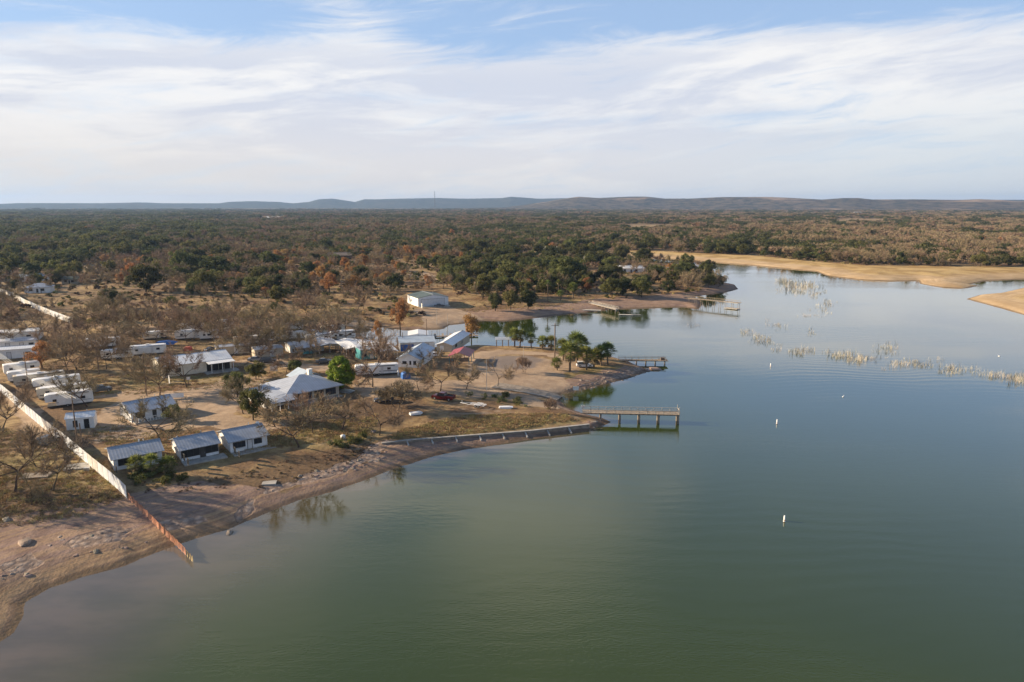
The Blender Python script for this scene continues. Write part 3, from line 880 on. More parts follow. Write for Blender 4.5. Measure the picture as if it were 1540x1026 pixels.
# full-detail kinds, every one 9 m tall or as given
BARE = [bare_pair(s, H=9.0, spread=sp, levels=4, twigs=8, limbs=lb, trunk_h=0.31, tw=0.024, tl=1.0) for s, sp, lb in ((3, 1.15, 4), (8, 0.95, 4), (15, 1.3, 5), (23, 0.8, 3), (31, 1.05, 4))]
BAREP = [bare_pair(s, 'twig_pale', H=6.0, spread=0.8, levels=4, twigs=4, limbs=3, tw=0.022, tl=0.6, multi=3, trunk_h=0.2) for s in (41, 45)]
EVER = [leaf_pair(s, 8.0, w, lo, n, 1.35, 5600, 0.42, mt) for s, w, lo, n, mt in ((101, 9.5, 1.6, 40, 'oakleaf'), (102, 8.0, 1.2, 34, 'oakleaf'), (103, 11.0, 1.9, 46, 'oakleaf'), (104, 7.5, 0.8, 34, 'cedar'), (105, 9.0, 1.0, 40, 'cedar'))]
RUST = [leaf_pair(s, 8.0, w, 1.6, n, 1.15, 4200, 0.34, mt) for s, w, n, mt in ((201, 7.0, 34, 'rust'), (202, 8.0, 38, 'ochre'), (203, 6.4, 30, 'rust'))]
# plain kinds for the far woods
FBARE = [bare_pair(s, H=9.0, spread=1.1, levels=3, twigs=9, limbs=4, tw=0.07, tl=1.25) for s in (61, 65, 68)]
FEVER = [leaf_pair(s, 8.0, w, 0.6, 26, 1.6, 1500, 0.6, mt, rad=0.2, limbs=0) for s, w, mt in ((111, 9.5, 'oakleaf'), (112, 9.0, 'cedar'), (113, 10.5, 'cedar'))]
FRUST = [leaf_pair(s, 7.5, 7.5, 1.2, 22, 1.4, 1100, 0.55, mt, rad=0.2, limbs=0) for s, mt in ((211, 'rust'), (212, 'ochre'))]


def tree_proto(name, pair, label, cat='tree', group=None):
    o = thing(name, label, cat, group=group)
    for me_, nm in ((pair[0], 'trunk'), (pair[1], 'crown')):
        c = bpy.data.objects.new(nm, me_); COL.objects.link(c); c.parent = o
    return o


def plant(pair, name, x, y, h, base_h, rz, label, group=None, wide=1.0, cat='tree', z=None):
    o = tree_proto(name, pair, label, cat, group)
    o.location = (x, y, hz(x, y) if z is None else z)
    s = h / base_h
    o.rotation_euler = (0, 0, rz); o.scale = (s * wide, s * wide, s)
    return o


# trees near the cottages and shore, each found by its foot in the photograph
#  kind, index, foot px, height m, width factor, label, [group]
def near(kind, i, px, py, h, wide, label, name=None, group=None):
    T = {'bare': (BARE, 9.0, 'bare_oak_tree'), 'pale': (BAREP, 6.0, 'bare_shrub_tree'), 'ever': (EVER, 8.0, 'evergreen_oak_tree'), 'rust': (RUST, 8.0, 'rust_leaved_tree')}[kind]
    q = G(px, py); h *= 1.14 if kind == 'bare' else 1.0
    return plant(T[0][i], name or T[2], q.x, q.y, h, T[1], rnd.uniform(0, 6.28), label, group, wide, z=q.z - 0.05)


NEAR = [
    ('bare', 0, 450, 672, 9.6, 1.0, 'largest bare oak on the slope right of the three grey roofed cabins'),
    ('bare', 1, 471, 652, 8.0, 0.8, 'bare oak whose trunk stands just behind the largest slope oak'),
    ('bare', 4, 514, 644, 6.8, 1.0, 'bare oak below the hip roofed lodge beside a sawn leaning limb'),
    ('bare', 3, 570, 655, 6.8, 1.0, 'bare oak at the left end of the stone seawall'),
    ('pale', 0, 598, 612, 6.6, 1.35, 'sunlit pale many stemmed bare tree right of the dark blue car'),
    ('bare', 2, 662, 588, 6.6, 1.05, 'dark bare oak directly behind the red pickup truck'),
    ('bare', 4, 630, 586, 6.2, 0.95, 'bare oak left of the one behind the red pickup'),
    ('bare', 0, 701, 585, 5.4, 0.95, 'small round bare oak between red pickup and boat ramp'),
    ('bare', 3, 748, 582, 6.6, 0.9, 'bare oak at the top of the boat ramp'),
    ('bare', 2, 560, 582, 11.0, 0.85, 'tall dark bare oak beside the long white trailer behind the lodge'),
    ('bare', 0, 282, 583, 9.6, 0.85, 'bare oak standing in front of the long white roofed hall'),
    ('bare', 1, 219, 590, 9.0, 0.9, 'bare oak in front of the sunlit gable of the long hall'),
    ('bare', 4, 240, 594, 8.6, 0.9, 'bare oak nearest the white cottage among those by the hall'),
    ('bare', 2, 243, 664, 8.4, 0.95, 'bare oak whose twigs hide the front of the white cottage'),
    ('bare', 1, 160, 556, 9.0, 0.85, 'bare oak in front of the trailer with the white end wall'),
    ('bare', 0, 132, 612, 7.6, 1.0, 'bare oak at the right end of the row of camper trailers'),
    ('bare', 2, 107, 568, 9.5, 1.05, 'broad yellowish bare oak behind the row of camper trailers'),
    ('bare', 1, 74, 515, 8.6, 1.0, 'bare oak beside the white roofed sheds left of the rust tree'),
    ('bare', 4, 38, 506, 10.5, 1.1, 'wide bare oak right behind the white sheds at the left edge'),
    ('bare', 2, 21, 740, 10.0, 0.95, 'large dark bare oak outside the white fence near the left edge'),
    ('bare', 1, 79, 738, 8.6, 0.9, 'twisted bare oak by the concrete slab outside the white fence'),
    ('bare', 3, 47, 760, 5.0, 0.8, 'bare sapling between the two oaks outside the white fence'),
    ('bare', 0, 3, 650, 8.6, 1.0, 'bare oak cut by the left edge beyond the dirt lane'),
    ('bare', 0, 300, 505, 9.0, 1.0, 'bare oak behind the blue tarp and the camper'),
    ('bare', 1, 268, 508, 9.0, 1.0, 'bare oak just right of the blue tarp'),
    ('bare', 2, 355, 530, 9.2, 1.0, 'bare oak right of the long hall beside the carport row'),
    ('bare', 3, 378, 538, 9.6, 1.0, 'bare oak over the parked cars beside the grey trailers'),
    ('bare', 4, 405, 536, 9.0, 1.0, 'bare oak between two grey trailers behind the lodge'),
    ('bare', 0, 424, 525, 9.0, 1.1, 'bare oak behind the porch roofed trailer home'),
    ('bare', 1, 332, 500, 8.8, 1.0, 'bare oak in the back row left of the trailer park'),
    ('bare', 2, 395, 503, 9.4, 1.1, 'bare oak in the middle of the back row of the trailer park'),
    ('bare', 4, 455, 508, 9.4, 1.0, 'bare oak over the pale roofs at the back of the trailer park'),
    ('bare', 0, 485, 522, 9.0, 1.0, 'bare oak left of the bright green round tree'),
    ('bare', 1, 520, 520, 9.8, 1.1, 'bare oak above and behind the bright green round tree'),
    ('bare', 2, 568, 545, 8.6, 1.0, 'bare oak before the left end of the covered boat slips'),
    ('bare', 3, 596, 552, 6.8, 0.9, 'bare oak on the left side of the grey gabled house'),
    ('bare', 4, 650, 552, 5.0, 1.0, 'low bare oak in front of the grey gabled house'),
    ('bare', 3, 690, 556, 4.6, 1.0, 'low bare tree in front of the red roofed pavilion'),
    ('bare', 2, 430, 560, 5.0, 1.0, 'low brown bare tree behind the lodge roof peak'),
    ('pale', 1, 788, 560, 4.6, 0.6, 'thin pale bare sapling by the dark gravel loop'),
    ('pale', 0, 828, 620, 3.6, 0.7, 'small bare sapling beside the lower boat ramp'),
    ('ever', 1, 385, 571, 5.6, 0.85, 'small round evergreen between the long hall and the lodge'),
    ('ever', 0, 357, 597, 6.6, 0.72, 'dark evergreen left of the lodge across the dirt drive'),
    ('ever', 0, 381, 632, 7.4, 0.72, 'vine draped evergreen at the left corner of the lodge'),
    ('bare', 4, 366, 622, 7.0, 0.9, 'bare tree tangled with evergreens left of the lodge'),
    ('ever', 1, 262, 634, 4.2, 0.9, 'low evergreen shrub at the right end of the white cottage'),
    ('ever', 0, 443, 562, 4.0, 0.9, 'low evergreen behind the lodge beside the porch roofed trailer'),
    ('rust', 0, 64, 556, 8.4, 1.0, 'rust brown oak in front of the white sheds at left'),
    ('rust', 0, 602, 498, 13.5, 0.58, 'tall orange brown cypress on the bank left of the boat slips'),
    ('rust', 2, 569, 512, 7.5, 0.6, 'small orange cypress with a bare pale trunk left of the tall one'),
    ('rust', 0, 709, 514, 10.5, 0.72, 'round orange cypress at the waterside behind the long pale roof'),
    ('ever', 3, 745, 468, 9.0, 0.75, 'left evergreen of the dark clump on the point'),
    ('ever', 2, 768, 466, 9.4, 0.72, 'middle evergreen of the dark clump on the point'),
    ('ever', 3, 794, 465, 9.6, 0.78, 'right evergreen of the dark clump on the point'),
    ('ever', 0, 880, 440, 9.5, 0.85, 'evergreen right of the tall palms across the inlet'),
    ('ever', 1, 918, 444, 9.8, 0.95, 'rounded evergreen above the long stair dock'),
    ('ever', 0, 965, 447, 11.0, 0.85, 'yellowish evergreen above the far fishing pier shore'),
    ('ever', 3, 905, 425, 9.5, 0.9, 'dark evergreen behind the rounded one across the inlet'),
    ('ever', 1, 1016, 428, 9.5, 0.85, 'evergreen at the right side of the far waterside house'),
    ('ever', 0, 1040, 431, 9.0, 0.95, 'rightmost evergreen near the tip of the far point'),
    ('ever', 4, 990, 424, 8.8, 0.8, 'dark evergreen in front of the far waterside house'),
    ('ever', 2, 845, 428, 9.0, 0.9, 'broad evergreen behind the tall palms across the inlet'),
    ('ever', 2, 715, 422, 9.0, 0.9, 'evergreen on the rise behind the white hangar to its right'),
    ('ever', 0, 690, 432, 8.0, 0.9, 'evergreen nearest the hangar on its right'),
    ('ever', 3, 760, 425, 8.6, 0.9, 'dark evergreen behind the clump on the point'),
    ('ever', 2, 20, 414, 13.0, 1.0, 'large dark evergreen at the left edge beyond the far fence'),
    ('ever', 1, 57, 431, 8.0, 0.8, 'evergreen between the far white roofed houses at left'),
    ('ever', 0, 82, 418, 12.0, 0.8, 'evergreen behind the far green shed at left'),
    ('ever', 3, 22, 436, 6.0, 0.9, 'low dark evergreen at the far end of the second fence'),
]
for a_ in NEAR: near(*a_)

# more bare oaks standing between the trailers of the park
park = np.array(pxpoly([(0, 512), (100, 520), (140, 492), (330, 488), (470, 494), (500, 520), (480, 540), (430, 548), (340, 558), (330, 522), (250, 515), (200, 545), (120, 560), (70, 530), (0, 520)], 2.6))
lo_, hi_ = park.min(0), park.max(0); done = [tuple(G(a_[2], a_[3]).xy) for a_ in NEAR]; proto_p = {}
for _ in range(1500):
    x, y = float(nrg.uniform(lo_[0], hi_[0])), float(nrg.uniform(lo_[1], hi_[1]))
    if poly_sd([x], [y], park)[0] > 0 or min(math.hypot(x - a, y - b_) for a, b_ in done) < 7.5: continue
    done.append((x, y)); v = rnd.randrange(5); h_ = rnd.uniform(6.5, 9.2) / 9.0; w_ = h_ * rnd.uniform(.9, 1.1)
    lb_, gp_ = 'unmarked bare oak standing among the trailers and slip canopies of the park', 'bare oaks among the trailers'
    if v not in proto_p: o = proto_p[v] = tree_proto('bare_oak_tree', BARE[v], lb_, 'tree', gp_); o.location = (x, y, hz(x, y) - .1); o.scale = (w_, w_, h_)
    else: copy_tree(proto_p[v], (x, y, hz(x, y) - .1), rnd.uniform(0, 6.28), (w_, w_, h_))
    if len(done) > len(NEAR) + 52: break

# the bright, egg-shaped green tree behind the lodge
q = G(513, 586)
c_, rr_, r_ = crown_clumps(77, 8.6, 7.2, 0.3, 90, 0.85, 'egg')
V_, F_ = leaf_cards(r_, c_, rr_, 14000, 0.34)
plant((trunk_limbs(77, 8.6, 0.8, 6.0, 0.24, 5).mesh('trunk', M['bark']), fast_mesh('leaves', V_, F_, M['bright'])), 'round_green_tree', q.x, q.y, 9.0, 8.6, 0.4,
      'bright green egg shaped tree behind the hip roofed lodge', z=q.z)
q = G(331, 482)
plant(leaf_pair(79, 5.0, 3.4, 0.2, 22, 0.7, 1000, 0.3, 'bright'), 'yellow_green_shrub', q.x, q.y, 5.5, 5.0, 0, 'bright yellow green shrub alone in the brown woods', z=q.z, cat='shrub')


# ------------------------------------------------------------------ palms
def palm_meshes(seed, th, fl=1.7, nf=26, skirt=True, rad=0.17):
    r = random.Random(seed)
    tb = MB(); z = -0.3; k = 7
    for i in range(k):
        z1 = -0.3 + (th + 0.3) * (i + 1) / k
        tb.tube((0.02 * i, 0, z), (0.02 * (i + 1), 0, z1), rad * (1.15 - 0.04 * i), rad * (1.05 - 0.04 * i), 8, cap=False); z = z1
    top = Vector((0.02 * k, 0, th))

    def frond(d, L, V, F, droop):
        d = d.normalized(); side = d.cross(Vector((0, 0, 1)))
        side = side.normalized() if side.length > 0.05 else Vector((1, 0, 0))
        stem = top + d * L * 0.42 + Vector((0, 0, -droop * 0.1))
        upv = side.cross(d).normalized()
        for q_ in range(9):      # a fan of narrow leaflets
            a = R(-78 + 156 * q_ / 8)
            ld = (d * math.cos(a) + side * math.sin(a)).normalized()
            e = stem + ld * L * r.uniform(0.45, 0.62) + Vector((0, 0, -droop * r.uniform(0.15, 0.4)))
            w = side * math.cos(a) - d * math.sin(a)
            kk = len(V)
            mdl = stem.lerp(e, 0.55) + upv * 0.05
            V += [tuple(stem), tuple(mdl + w * 0.075), tuple(e), tuple(mdl - w * 0.075)]
            F.append((kk, kk + 1, kk + 2, kk + 3))
        kk = len(V)
        V += [tuple(top + side * .03), tuple(stem + side * .02), tuple(stem - side * .02), tuple(top - side * .03)]; F.append((kk, kk + 1, kk + 2, kk + 3))

    V, F = [], []
    for i in range(nf):
        a = 2.4 * i + r.uniform(-.3, .3); e = R(85 - 100 * i / nf)
        frond(Vector((math.cos(a) * math.cos(e), math.sin(a) * math.cos(e), math.sin(e))), fl * r.uniform(.85, 1.1), V, F, 0.3 + 0.9 * (i / nf))
    V2, F2 = [], []
    for i in range(12):
        a = 2.4 * i; e = R(-55 - 15 * r.random())
        frond(Vector((math.cos(a) * math.cos(e), math.sin(a) * math.cos(e), math.sin(e))), fl * .75, V2, F2, 0.5)
    return tb.mesh('palm_trunk', M['palmbark']), fast_mesh('fronds', V, F, M['palm']), fast_mesh('dead_fronds', V2, F2, M['palmdead'])


PALM = [palm_meshes(1, 3.2, 2.3, 38), palm_meshes(2, 2.2, 2.3, 38), palm_meshes(3, 8.0, 1.7, 28)]


def palm(i, px, py, sc, label, group=None):
    q = G(px, py)
    o = thing('palm_tree', label, 'palm', q, rnd.uniform(0, 6), group); o.scale = (sc * 1.15, sc * 1.15, sc * 1.1)
    for me_, nm in zip(PALM[i], ('trunk', 'crown', 'dead_fronds')):
        c = bpy.data.objects.new(nm, me_); COL.objects.link(c); c.parent = o


for i, px, py, sc, lb in [
    (1, 206, 713, 0.8, 'short palm in front of the leftmost cabin, the left one of three'), (0, 230, 716, 0.75, 'taller palm of the three in front of the leftmost cabin'), (1, 255, 715, 0.85, 'bushy palm at the left corner of the middle cabin'),
    (0, 774, 522, 1.25, 'leftmost palm of the row along the inlet bank'), (0, 782, 523, 1.15, 'second palm of the inlet bank row, close to the leftmost'),
    (0, 799, 524, 1.0, 'palm in the middle of the inlet bank row'), (1, 816, 526, 1.1, 'short palm left of the utility pole on the peninsula'), (1, 829, 527, 1.15, 'short palm touching the utility pole on the peninsula'),
    (0, 857, 558, 1.6, 'tallest palm at the front left of the peninsula grove'), (0, 847, 542, 1.25, 'palm behind the tallest one in the peninsula grove'), (0, 868, 545, 1.75, 'broad palm above the white car on the peninsula'),
    (0, 882, 556, 1.3, 'palm in front of the white car on the peninsula'), (1, 893, 552, 1.35, 'palm just right of the white car on the peninsula'), (1, 838, 557, 0.9, 'small palm at the foot of the utility pole'),
    (0, 904, 550, 1.2, 'second palm from the water end of the peninsula grove'), (0, 914, 549, 1.3, 'palm nearest the water at the end of the peninsula'), (0, 875, 538, 1.3, 'palm at the back of the peninsula grove'),
    (2, 824, 453, 1.05, 'tallest slender palm across the inlet'), (2, 840, 447, 0.9, 'slender palm right of the tallest across the inlet'), (0, 843, 452, 0.95, 'short bright palm at the foot of the slender pair'), (0, 862, 449, 1.5, 'short stout palm right of the slender pair'),
]: palm(i, px, py, sc, lb)

# ------------------------------------------------------------------ the woods
TREELESS = pxpoly([(-500, 1100), (-500, 560), (-60, 498), (0, 488), (60, 468), (120, 488), (240, 492), (330, 490), (420, 494), (470, 496), (540, 490), (600, 488), (640, 466), (598, 462), (606, 438), (680, 436), (735, 462), (760, 455), (830, 446), (880, 449),
                   (950, 448), (1010, 440), (1050, 434), (1090, 428), (1130, 440), (1130, 700), (600, 1100)], 2.6)
CLEAR = [pxpoly(q_, 3.5) for q_ in ([(20, 445), (112, 487), (138, 512), (100, 518), (20, 478)], [(935, 338), (1010, 338), (1015, 346), (950, 349)], [(60, 442), (130, 436), (150, 448), (100, 462), (40, 450)], [(0, 396), (50, 400), (60, 416), (0, 425)], [(100, 398), (170, 396), (170, 404), (100, 408)],
                                     [(600, 408), (640, 408), (664, 418), (650, 426), (615, 416)], [(1255, 330), (1330, 330), (1330, 336), (1255, 338)], [(1060, 300), (1300, 300), (1300, 306), (1060, 306)], [(935, 412), (970, 414), (955, 426), (930, 422)], [(975, 400), (1020, 402), (1015, 412), (970, 410)], [(390, 326), (430, 326), (430, 330), (390, 330)])]
SANDP = [pxpoly(q_, 0.8) for q_ in SAND]
cand = []
for r0, r1, sp, sc in ((150, 480, 7.6, 1.0), (480, 1100, 8.4, 1.05), (1100, 2200, 13.0, 1.35), (2200, 5200, 26.0, 2.2), (5200, 6900, 46.0, 3.4)):
    n = int(2 * r1 / sp)
    ii, jj = np.meshgrid(np.arange(-n, n), np.arange(0, n))
    x = (ii.ravel() + nrg.uniform(-.48, .48, ii.size)) * sp; y = (jj.ravel() + nrg.uniform(-.48, .48, ii.size)) * sp
    rr = np.hypot(x, y); aa = np.degrees(np.arctan2(x, y))
    k = (rr >= r0) & (rr < r1) & (np.abs(aa) < 47)
    cand.append(np.stack([x[k], y[k], np.full(k.sum(), sc)], 1))
cand = np.concatenate(cand)
cx, cy, cs = cand.T
sd_ = shore_d(cx, cy)
keep = sd_ > 7
keep &= poly_sd(cx, cy, TREELESS) > 0
for q_ in SANDP: keep &= poly_sd(cx, cy, q_) > -2
for q_ in CLEAR: keep &= poly_sd(cx, cy, q_) > 1
cx, cy, cs, sd_ = cx[keep], cy[keep], cs[keep], sd_[keep]
cz = height(cx, cy, sd_)
ppx, ppy, dep = project(cx, cy, cz)
n_a = vnoise(cx, cy, 70, 31); n_b = vnoise(cx, cy, 260, 37); n_c = vnoise(cx, cy, 40, 43)
pe = np.full(len(cx), 0.5); pr = np.full(len(cx), 0.05); den = np.ones(len(cx))


def region(mask, e, r, d): pe[mask] = e; pr[mask] = r; den[mask] = d


region(ppy >= 430, 0.10, 0.08, 0.28)
region((ppy < 430) & (ppx < 330), 0.66, 0.07, 0.68)
region((ppy < 400) & (ppx < 330), 0.78, 0.05, 0.85)
region((ppy >= 385) & (ppy < 445) & (ppx >= 130) & (ppx < 690), 0.2, 0.28, 0.46)
region((ppy >= 360) & (ppy < 385) & (ppx >= 250) & (ppx < 720), 0.42, 0.14, 0.8)
region((ppy >= 372) & (ppx >= 670) & (ppx < 1120), 0.42, 0.12, 0.38)
region((ppy < 372) & (ppy >= 345) & (ppx >= 720) & (ppx < 1280), 0.72, 0.03, 0.95)
region((ppy >= 372) & (ppx >= 1060) & (ppx < 1160), 0.75, 0.03, 1)
region((ppy >= 360) & (ppx >= 1160), 0.36, 0.04, 0.95)
region((ppy >= 368) & (ppx >= 1140) & (ppx < 1290), 0.7, 0.03, 1)
region((ppy < 360) & (ppx >= 1160), 0.74, 0.03, 0.95)
region(ppy < 345, 0.72, 0.02, 0.95)
region((ppy < 317.5) & (ppx > 900), 0.25, 0.03, 0.35)
pe = np.clip(pe + (n_a - 0.5) * 1.1 + (n_b - 0.5) * 1.2, 0, 1); pr = np.clip(pr * (0.2 + 1.6 * n_c) + (n_c - 0.66) * 0.3, 0, 1)
den = den * np.clip(-0.1 + 2.0 * vnoise(cx, cy, 60, 71), 0.12, 1.15)
u = nrg.random(len(cx)); keep = nrg.random(len(cx)) < den
kind = np.where(u < pe, 1, np.where(u < pe + (1 - pe) * np.clip(pr * 1.3, 0, 1), 2, 0))
cx, cy, cz, cs, kind, ppx, ppy, dep = [a[keep] for a in (cx, cy, cz, cs, kind, ppx, ppy, dep)]
hgt = np.where(kind == 1, nrg.uniform(5.0, 9.0, len(cx)), np.where(kind == 2, nrg.uniform(5.5, 8.5, len(cx)), nrg.uniform(6.0, 9.2, len(cx))))
hgt = hgt * np.exp(nrg.normal(0, 0.17, len(cx))) * np.where((kind == 1) & ((ppx < 330) | ((ppx > 670) & (ppx < 1120) & (ppy > 372))), 1.25, 1.0)
hgt = hgt * np.where(cs > 2, 1.15, np.where(cs > 1.2, 1.08, 1.0))
visible = (ppx > -20) & (ppx < 1560) & (ppy < 1040)
POOL = {0: (BARE, 9.0, 'bare_oak_tree', 'bare grey brown tree in the dry woods inland of the lake', 'bare trees of the dry woods'),
        1: (EVER, 8.0, 'evergreen_oak_tree', 'dark evergreen tree in the woods inland of the lake', 'evergreen trees of the woods'),
        2: (RUST, 8.0, 'rust_leaved_tree', 'rust or ochre leaved tree in the dry woods inland of the lake', 'rust leaved trees of the woods')}
single = np.zeros(len(cx), bool)
LIMIT = {0: 270, 1: 250, 2: 170}
for kd, (pairs, bh, nm, lb, gp) in POOL.items():
    idx = np.where((kind == kd) & visible)[0]
    idx = idx[np.argsort(-(hgt[idx] / dep[idx]))][:LIMIT[kd]]
    single[idx] = True
    protos = [None] * len(pairs)
    for i in idx:
        v = int(nrg.integers(0, len(pairs)))
        loc = (float(cx[i]), float(cy[i]), float(cz[i]) - 0.1)
        s = float(hgt[i]) / bh; w = float(nrg.uniform(0.8, 1.1))
        if protos[v] is None:
            o = tree_proto(nm, pairs[v], lb, 'tree', gp); protos[v] = o
            o.location = loc; o.scale = (s * w, s * w, s); o.rotation_euler = (0, 0, float(nrg.uniform(0, 6.28)))
        else:
            copy_tree(protos[v], loc, float(nrg.uniform(0, 6.28)), (s * w, s * w, s))


def scatter(name, meshes, X, Y, Z, S, rz=None, kind_='stuff'):
    """one object: many copies of small meshes set on given points (geometry nodes)"""
    me_ = bpy.data.meshes.new(name)
    me_.vertices.add(len(X)); me_.vertices.foreach_set('co', np.stack([X, Y, Z], 1).astype(np.float32).ravel())
    a = me_.attributes.new('size', 'FLOAT_VECTOR', 'POINT'); a.data.foreach_set('vector', np.asarray(S, np.float32).ravel())
    a = me_.attributes.new('turn', 'FLOAT_VECTOR', 'POINT')
    tv = np.zeros((len(X), 3), np.float32); tv[:, 2] = nrg.uniform(0, 6.28, len(X)) if rz is None else rz
    a.data.foreach_set('vector', tv.ravel())
    a = me_.attributes.new('which', 'INT', 'POINT'); a.data.foreach_set('value', nrg.integers(0, len(meshes), len(X)).astype(np.int32))
    o = bpy.data.objects.new(name, me_); COL.objects.link(o); tag(o, kind=kind_)
    g = bpy.data.node_groups.new(name, 'GeometryNodeTree')
    g.interface.new_socket('Geometry', in_out='INPUT', socket_type='NodeSocketGeometry')
    g.interface.new_socket('Geometry', in_out='OUTPUT', socket_type='NodeSocketGeometry')
    gi = g.nodes.new('NodeGroupInput'); go = g.nodes.new('NodeGroupOutput')
    join = g.nodes.new('GeometryNodeJoinGeometry')

    def named(nm, typ):
        n = g.nodes.new('GeometryNodeInputNamedAttribute'); n.data_type = typ; n.inputs[0].default_value = nm
        return n.outputs[0]
    for k, ms in enumerate(meshes):
        tmp = bpy.data.objects.new(name + '_kind', ms)
        oi = g.nodes.new('GeometryNodeObjectInfo'); oi.inputs['Object'].default_value = tmp; oi.inputs['As Instance'].default_value = True
        cmp_ = g.nodes.new('FunctionNodeCompare'); cmp_.data_type = 'INT'; cmp_.operation = 'EQUAL'
        g.links.new(named('which', 'INT'), cmp_.inputs[2]); cmp_.inputs[3].default_value = k
        ip = g.nodes.new('GeometryNodeInstanceOnPoints')
        g.links.new(gi.outputs[0], ip.inputs['Points']); g.links.new(cmp_.outputs[0], ip.inputs['Selection'])
        g.links.new(oi.outputs['Geometry'], ip.inputs['Instance'])
        g.links.new(named('turn', 'FLOAT_VECTOR'), ip.inputs['Rotation']); g.links.new(named('size', 'FLOAT_VECTOR'), ip.inputs['Scale'])
        g.links.new(ip.outputs[0], join.inputs[0])
    g.links.new(join.outputs[0], go.inputs[0])
    md = o.modifiers.new('scatter', 'NODES'); md.node_group = g
    return o


def joined(pair):
    """trunk and crown of a far tree as one mesh with two materials"""
    a, b_ = pair
    import bmesh
    bm = bmesh.new(); bm.from_mesh(a); n = len(bm.faces); bm.from_mesh(b_)
    bm.faces.ensure_lookup_table()
    for f in bm.faces[n:]: f.material_index = 1
    me_ = bpy.data.meshes.new('far_tree'); bm.to_mesh(me_); bm.free()
    me_.materials.append(a.materials[0]); me_.materials.append(b_.materials[0])
    return me_


for kd, pool, bh, nm in ((0, FBARE, 9.0, 'bare_woods'), (1, FEVER, 8.0, 'evergreen_woods'), (2, FRUST, 7.5, 'rust_woods')):
    k = np.where((kind == kd) & ~single)[0]
    s = hgt[k] / bh; w = s * cs[k] * nrg.uniform(0.85, 1.15, len(k))
    scatter(nm, [joined(q_) for q_ in pool], cx[k], cy[k], cz[k] - 0.15, np.stack([w, w, s], 1))
# ------------------------------------------------------------------ buildings
def place(a, w=None, ang=None, b=None, dz=0.0):
    """frame standing on the ground: foot px a of the front left corner; b = foot px of the front right one, or width and angle"""
    A_ = G(*a)
    if b is not None:
        B_ = G(*b); v = B_ - A_; ang_ = math.atan2(v.y, v.x) if ang is None else R(ang); w_ = math.hypot(v.x, v.y) if w is None else w
    else:
        ang_ = R(ang); w_ = w
    c = Vector((A_.x + math.cos(ang_) * w_ / 2, A_.y + math.sin(ang_) * w_ / 2, 0))
    c.z = A_.z + dz
    return c, ang_, w_


def wall_mesh(w, d, h, rise, ridge, base=-0.6):
    """wall shell with gables; ridge 'x' runs along the front, 'y' runs back"""
    mb = MB(); x0, x1 = -w / 2, w / 2
    if ridge == 'x':
        prof = [(0, base), (d, base), (d, h), (d / 2, h + rise), (0, h)]
        k = len(mb.v)
        for x in (x0, x1): mb.v += [(x, a, b_) for a, b_ in prof]
    elif ridge == 'y':
        prof = [(x0, base), (x1, base), (x1, h), (0, h + rise), (x0, h)]
        k = 0
        for y in (0, d): mb.v += [(a, y, b_) for a, b_ in prof]
    elif ridge == 'shed':      # low at the front, high at the back
        prof = [(0, base), (d, base), (d, h + rise), (0, h)]
        k = 0
        for x in (x0, x1): mb.v += [(x, a, b_) for a, b_ in prof]
    else:
        return mb.box(x0, x1, 0, d, base, h)
    n = len(prof)
    for i in range(n):
        j = (i + 1) % n
        mb.f.append((i, j, n + j, n + i))
    mb.f.append(tuple(range(n - 1, -1, -1))); mb.f.append(tuple(range(n, 2 * n)))
    return mb


def slab(mb, p, th=0.10):
    """a sheet of four points given thickness downward"""
    k = len(mb.v); p = [Vector(q) for q in p]
    nrm = (p[1] - p[0]).cross(p[3] - p[0]).normalized()
    if nrm.z < 0: nrm = -nrm
    mb.v += [tuple(q + nrm * th * 0.5) for q in p] + [tuple(q - nrm * th * 0.5) for q in p]
    n = len(p)
    mb.f.append(tuple(range(k, k + n))); mb.f.append(tuple(range(k + 2 * n - 1, k + n - 1, -1)))
    for i in range(n):
        j = (i + 1) % n
        mb.f.append((k + i, k + j, k + n + j, k + n + i))


def roof_mesh(w, d, h, rise, ridge, oh=0.4, th=0.12, lift=0.07):
    mb = MB(); x0, x1 = -w / 2 - oh, w / 2 + oh; y0, y1 = -oh, d + oh
    if ridge == 'x':
        k = rise / (d / 2); zr = h + rise + lift; ze = h - k * oh + lift
        slab(mb, [(x0, y0, ze), (x1, y0, ze), (x1, d / 2, zr), (x0, d / 2, zr)], th); slab(mb, [(x0, d / 2, zr), (x1, d / 2, zr), (x1, y1, ze), (x0, y1, ze)], th)
    elif ridge == 'y':
        k = rise / (w / 2); zr = h + rise + lift; ze = h - k * oh + lift
        slab(mb, [(x0, y0, ze), (0, y0, zr), (0, y1, zr), (x0, y1, ze)], th); slab(mb, [(0, y0, zr), (x1, y0, ze), (x1, y1, ze), (0, y1, zr)], th)
    elif ridge == 'shed':
        k = rise / d; slab(mb, [(x0, y0, h - k * oh + lift), (x1, y0, h - k * oh + lift), (x1, y1, h + rise + k * oh + lift), (x0, y1, h + rise + k * oh + lift)], th)
    elif ridge == 'hip':
        z0 = h + lift; rx = max(0.0, w / 2 - d / 2); zr = h + rise
        a, b_, c, e = (x0, y0, z0), (x1, y0, z0), (x1, y1, z0), (x0, y1, z0)
        p, q_ = (-rx, d / 2, zr), (rx + 0.01, d / 2, zr)
        for f in ((a, b_, q_, p), (b_, c, q_), (c, e, p, q_), (e, a, p)): mb.face(*f)
        mb.box(x0, x1, y0, y1, z0 - 0.16, z0 - 0.003)
    return mb


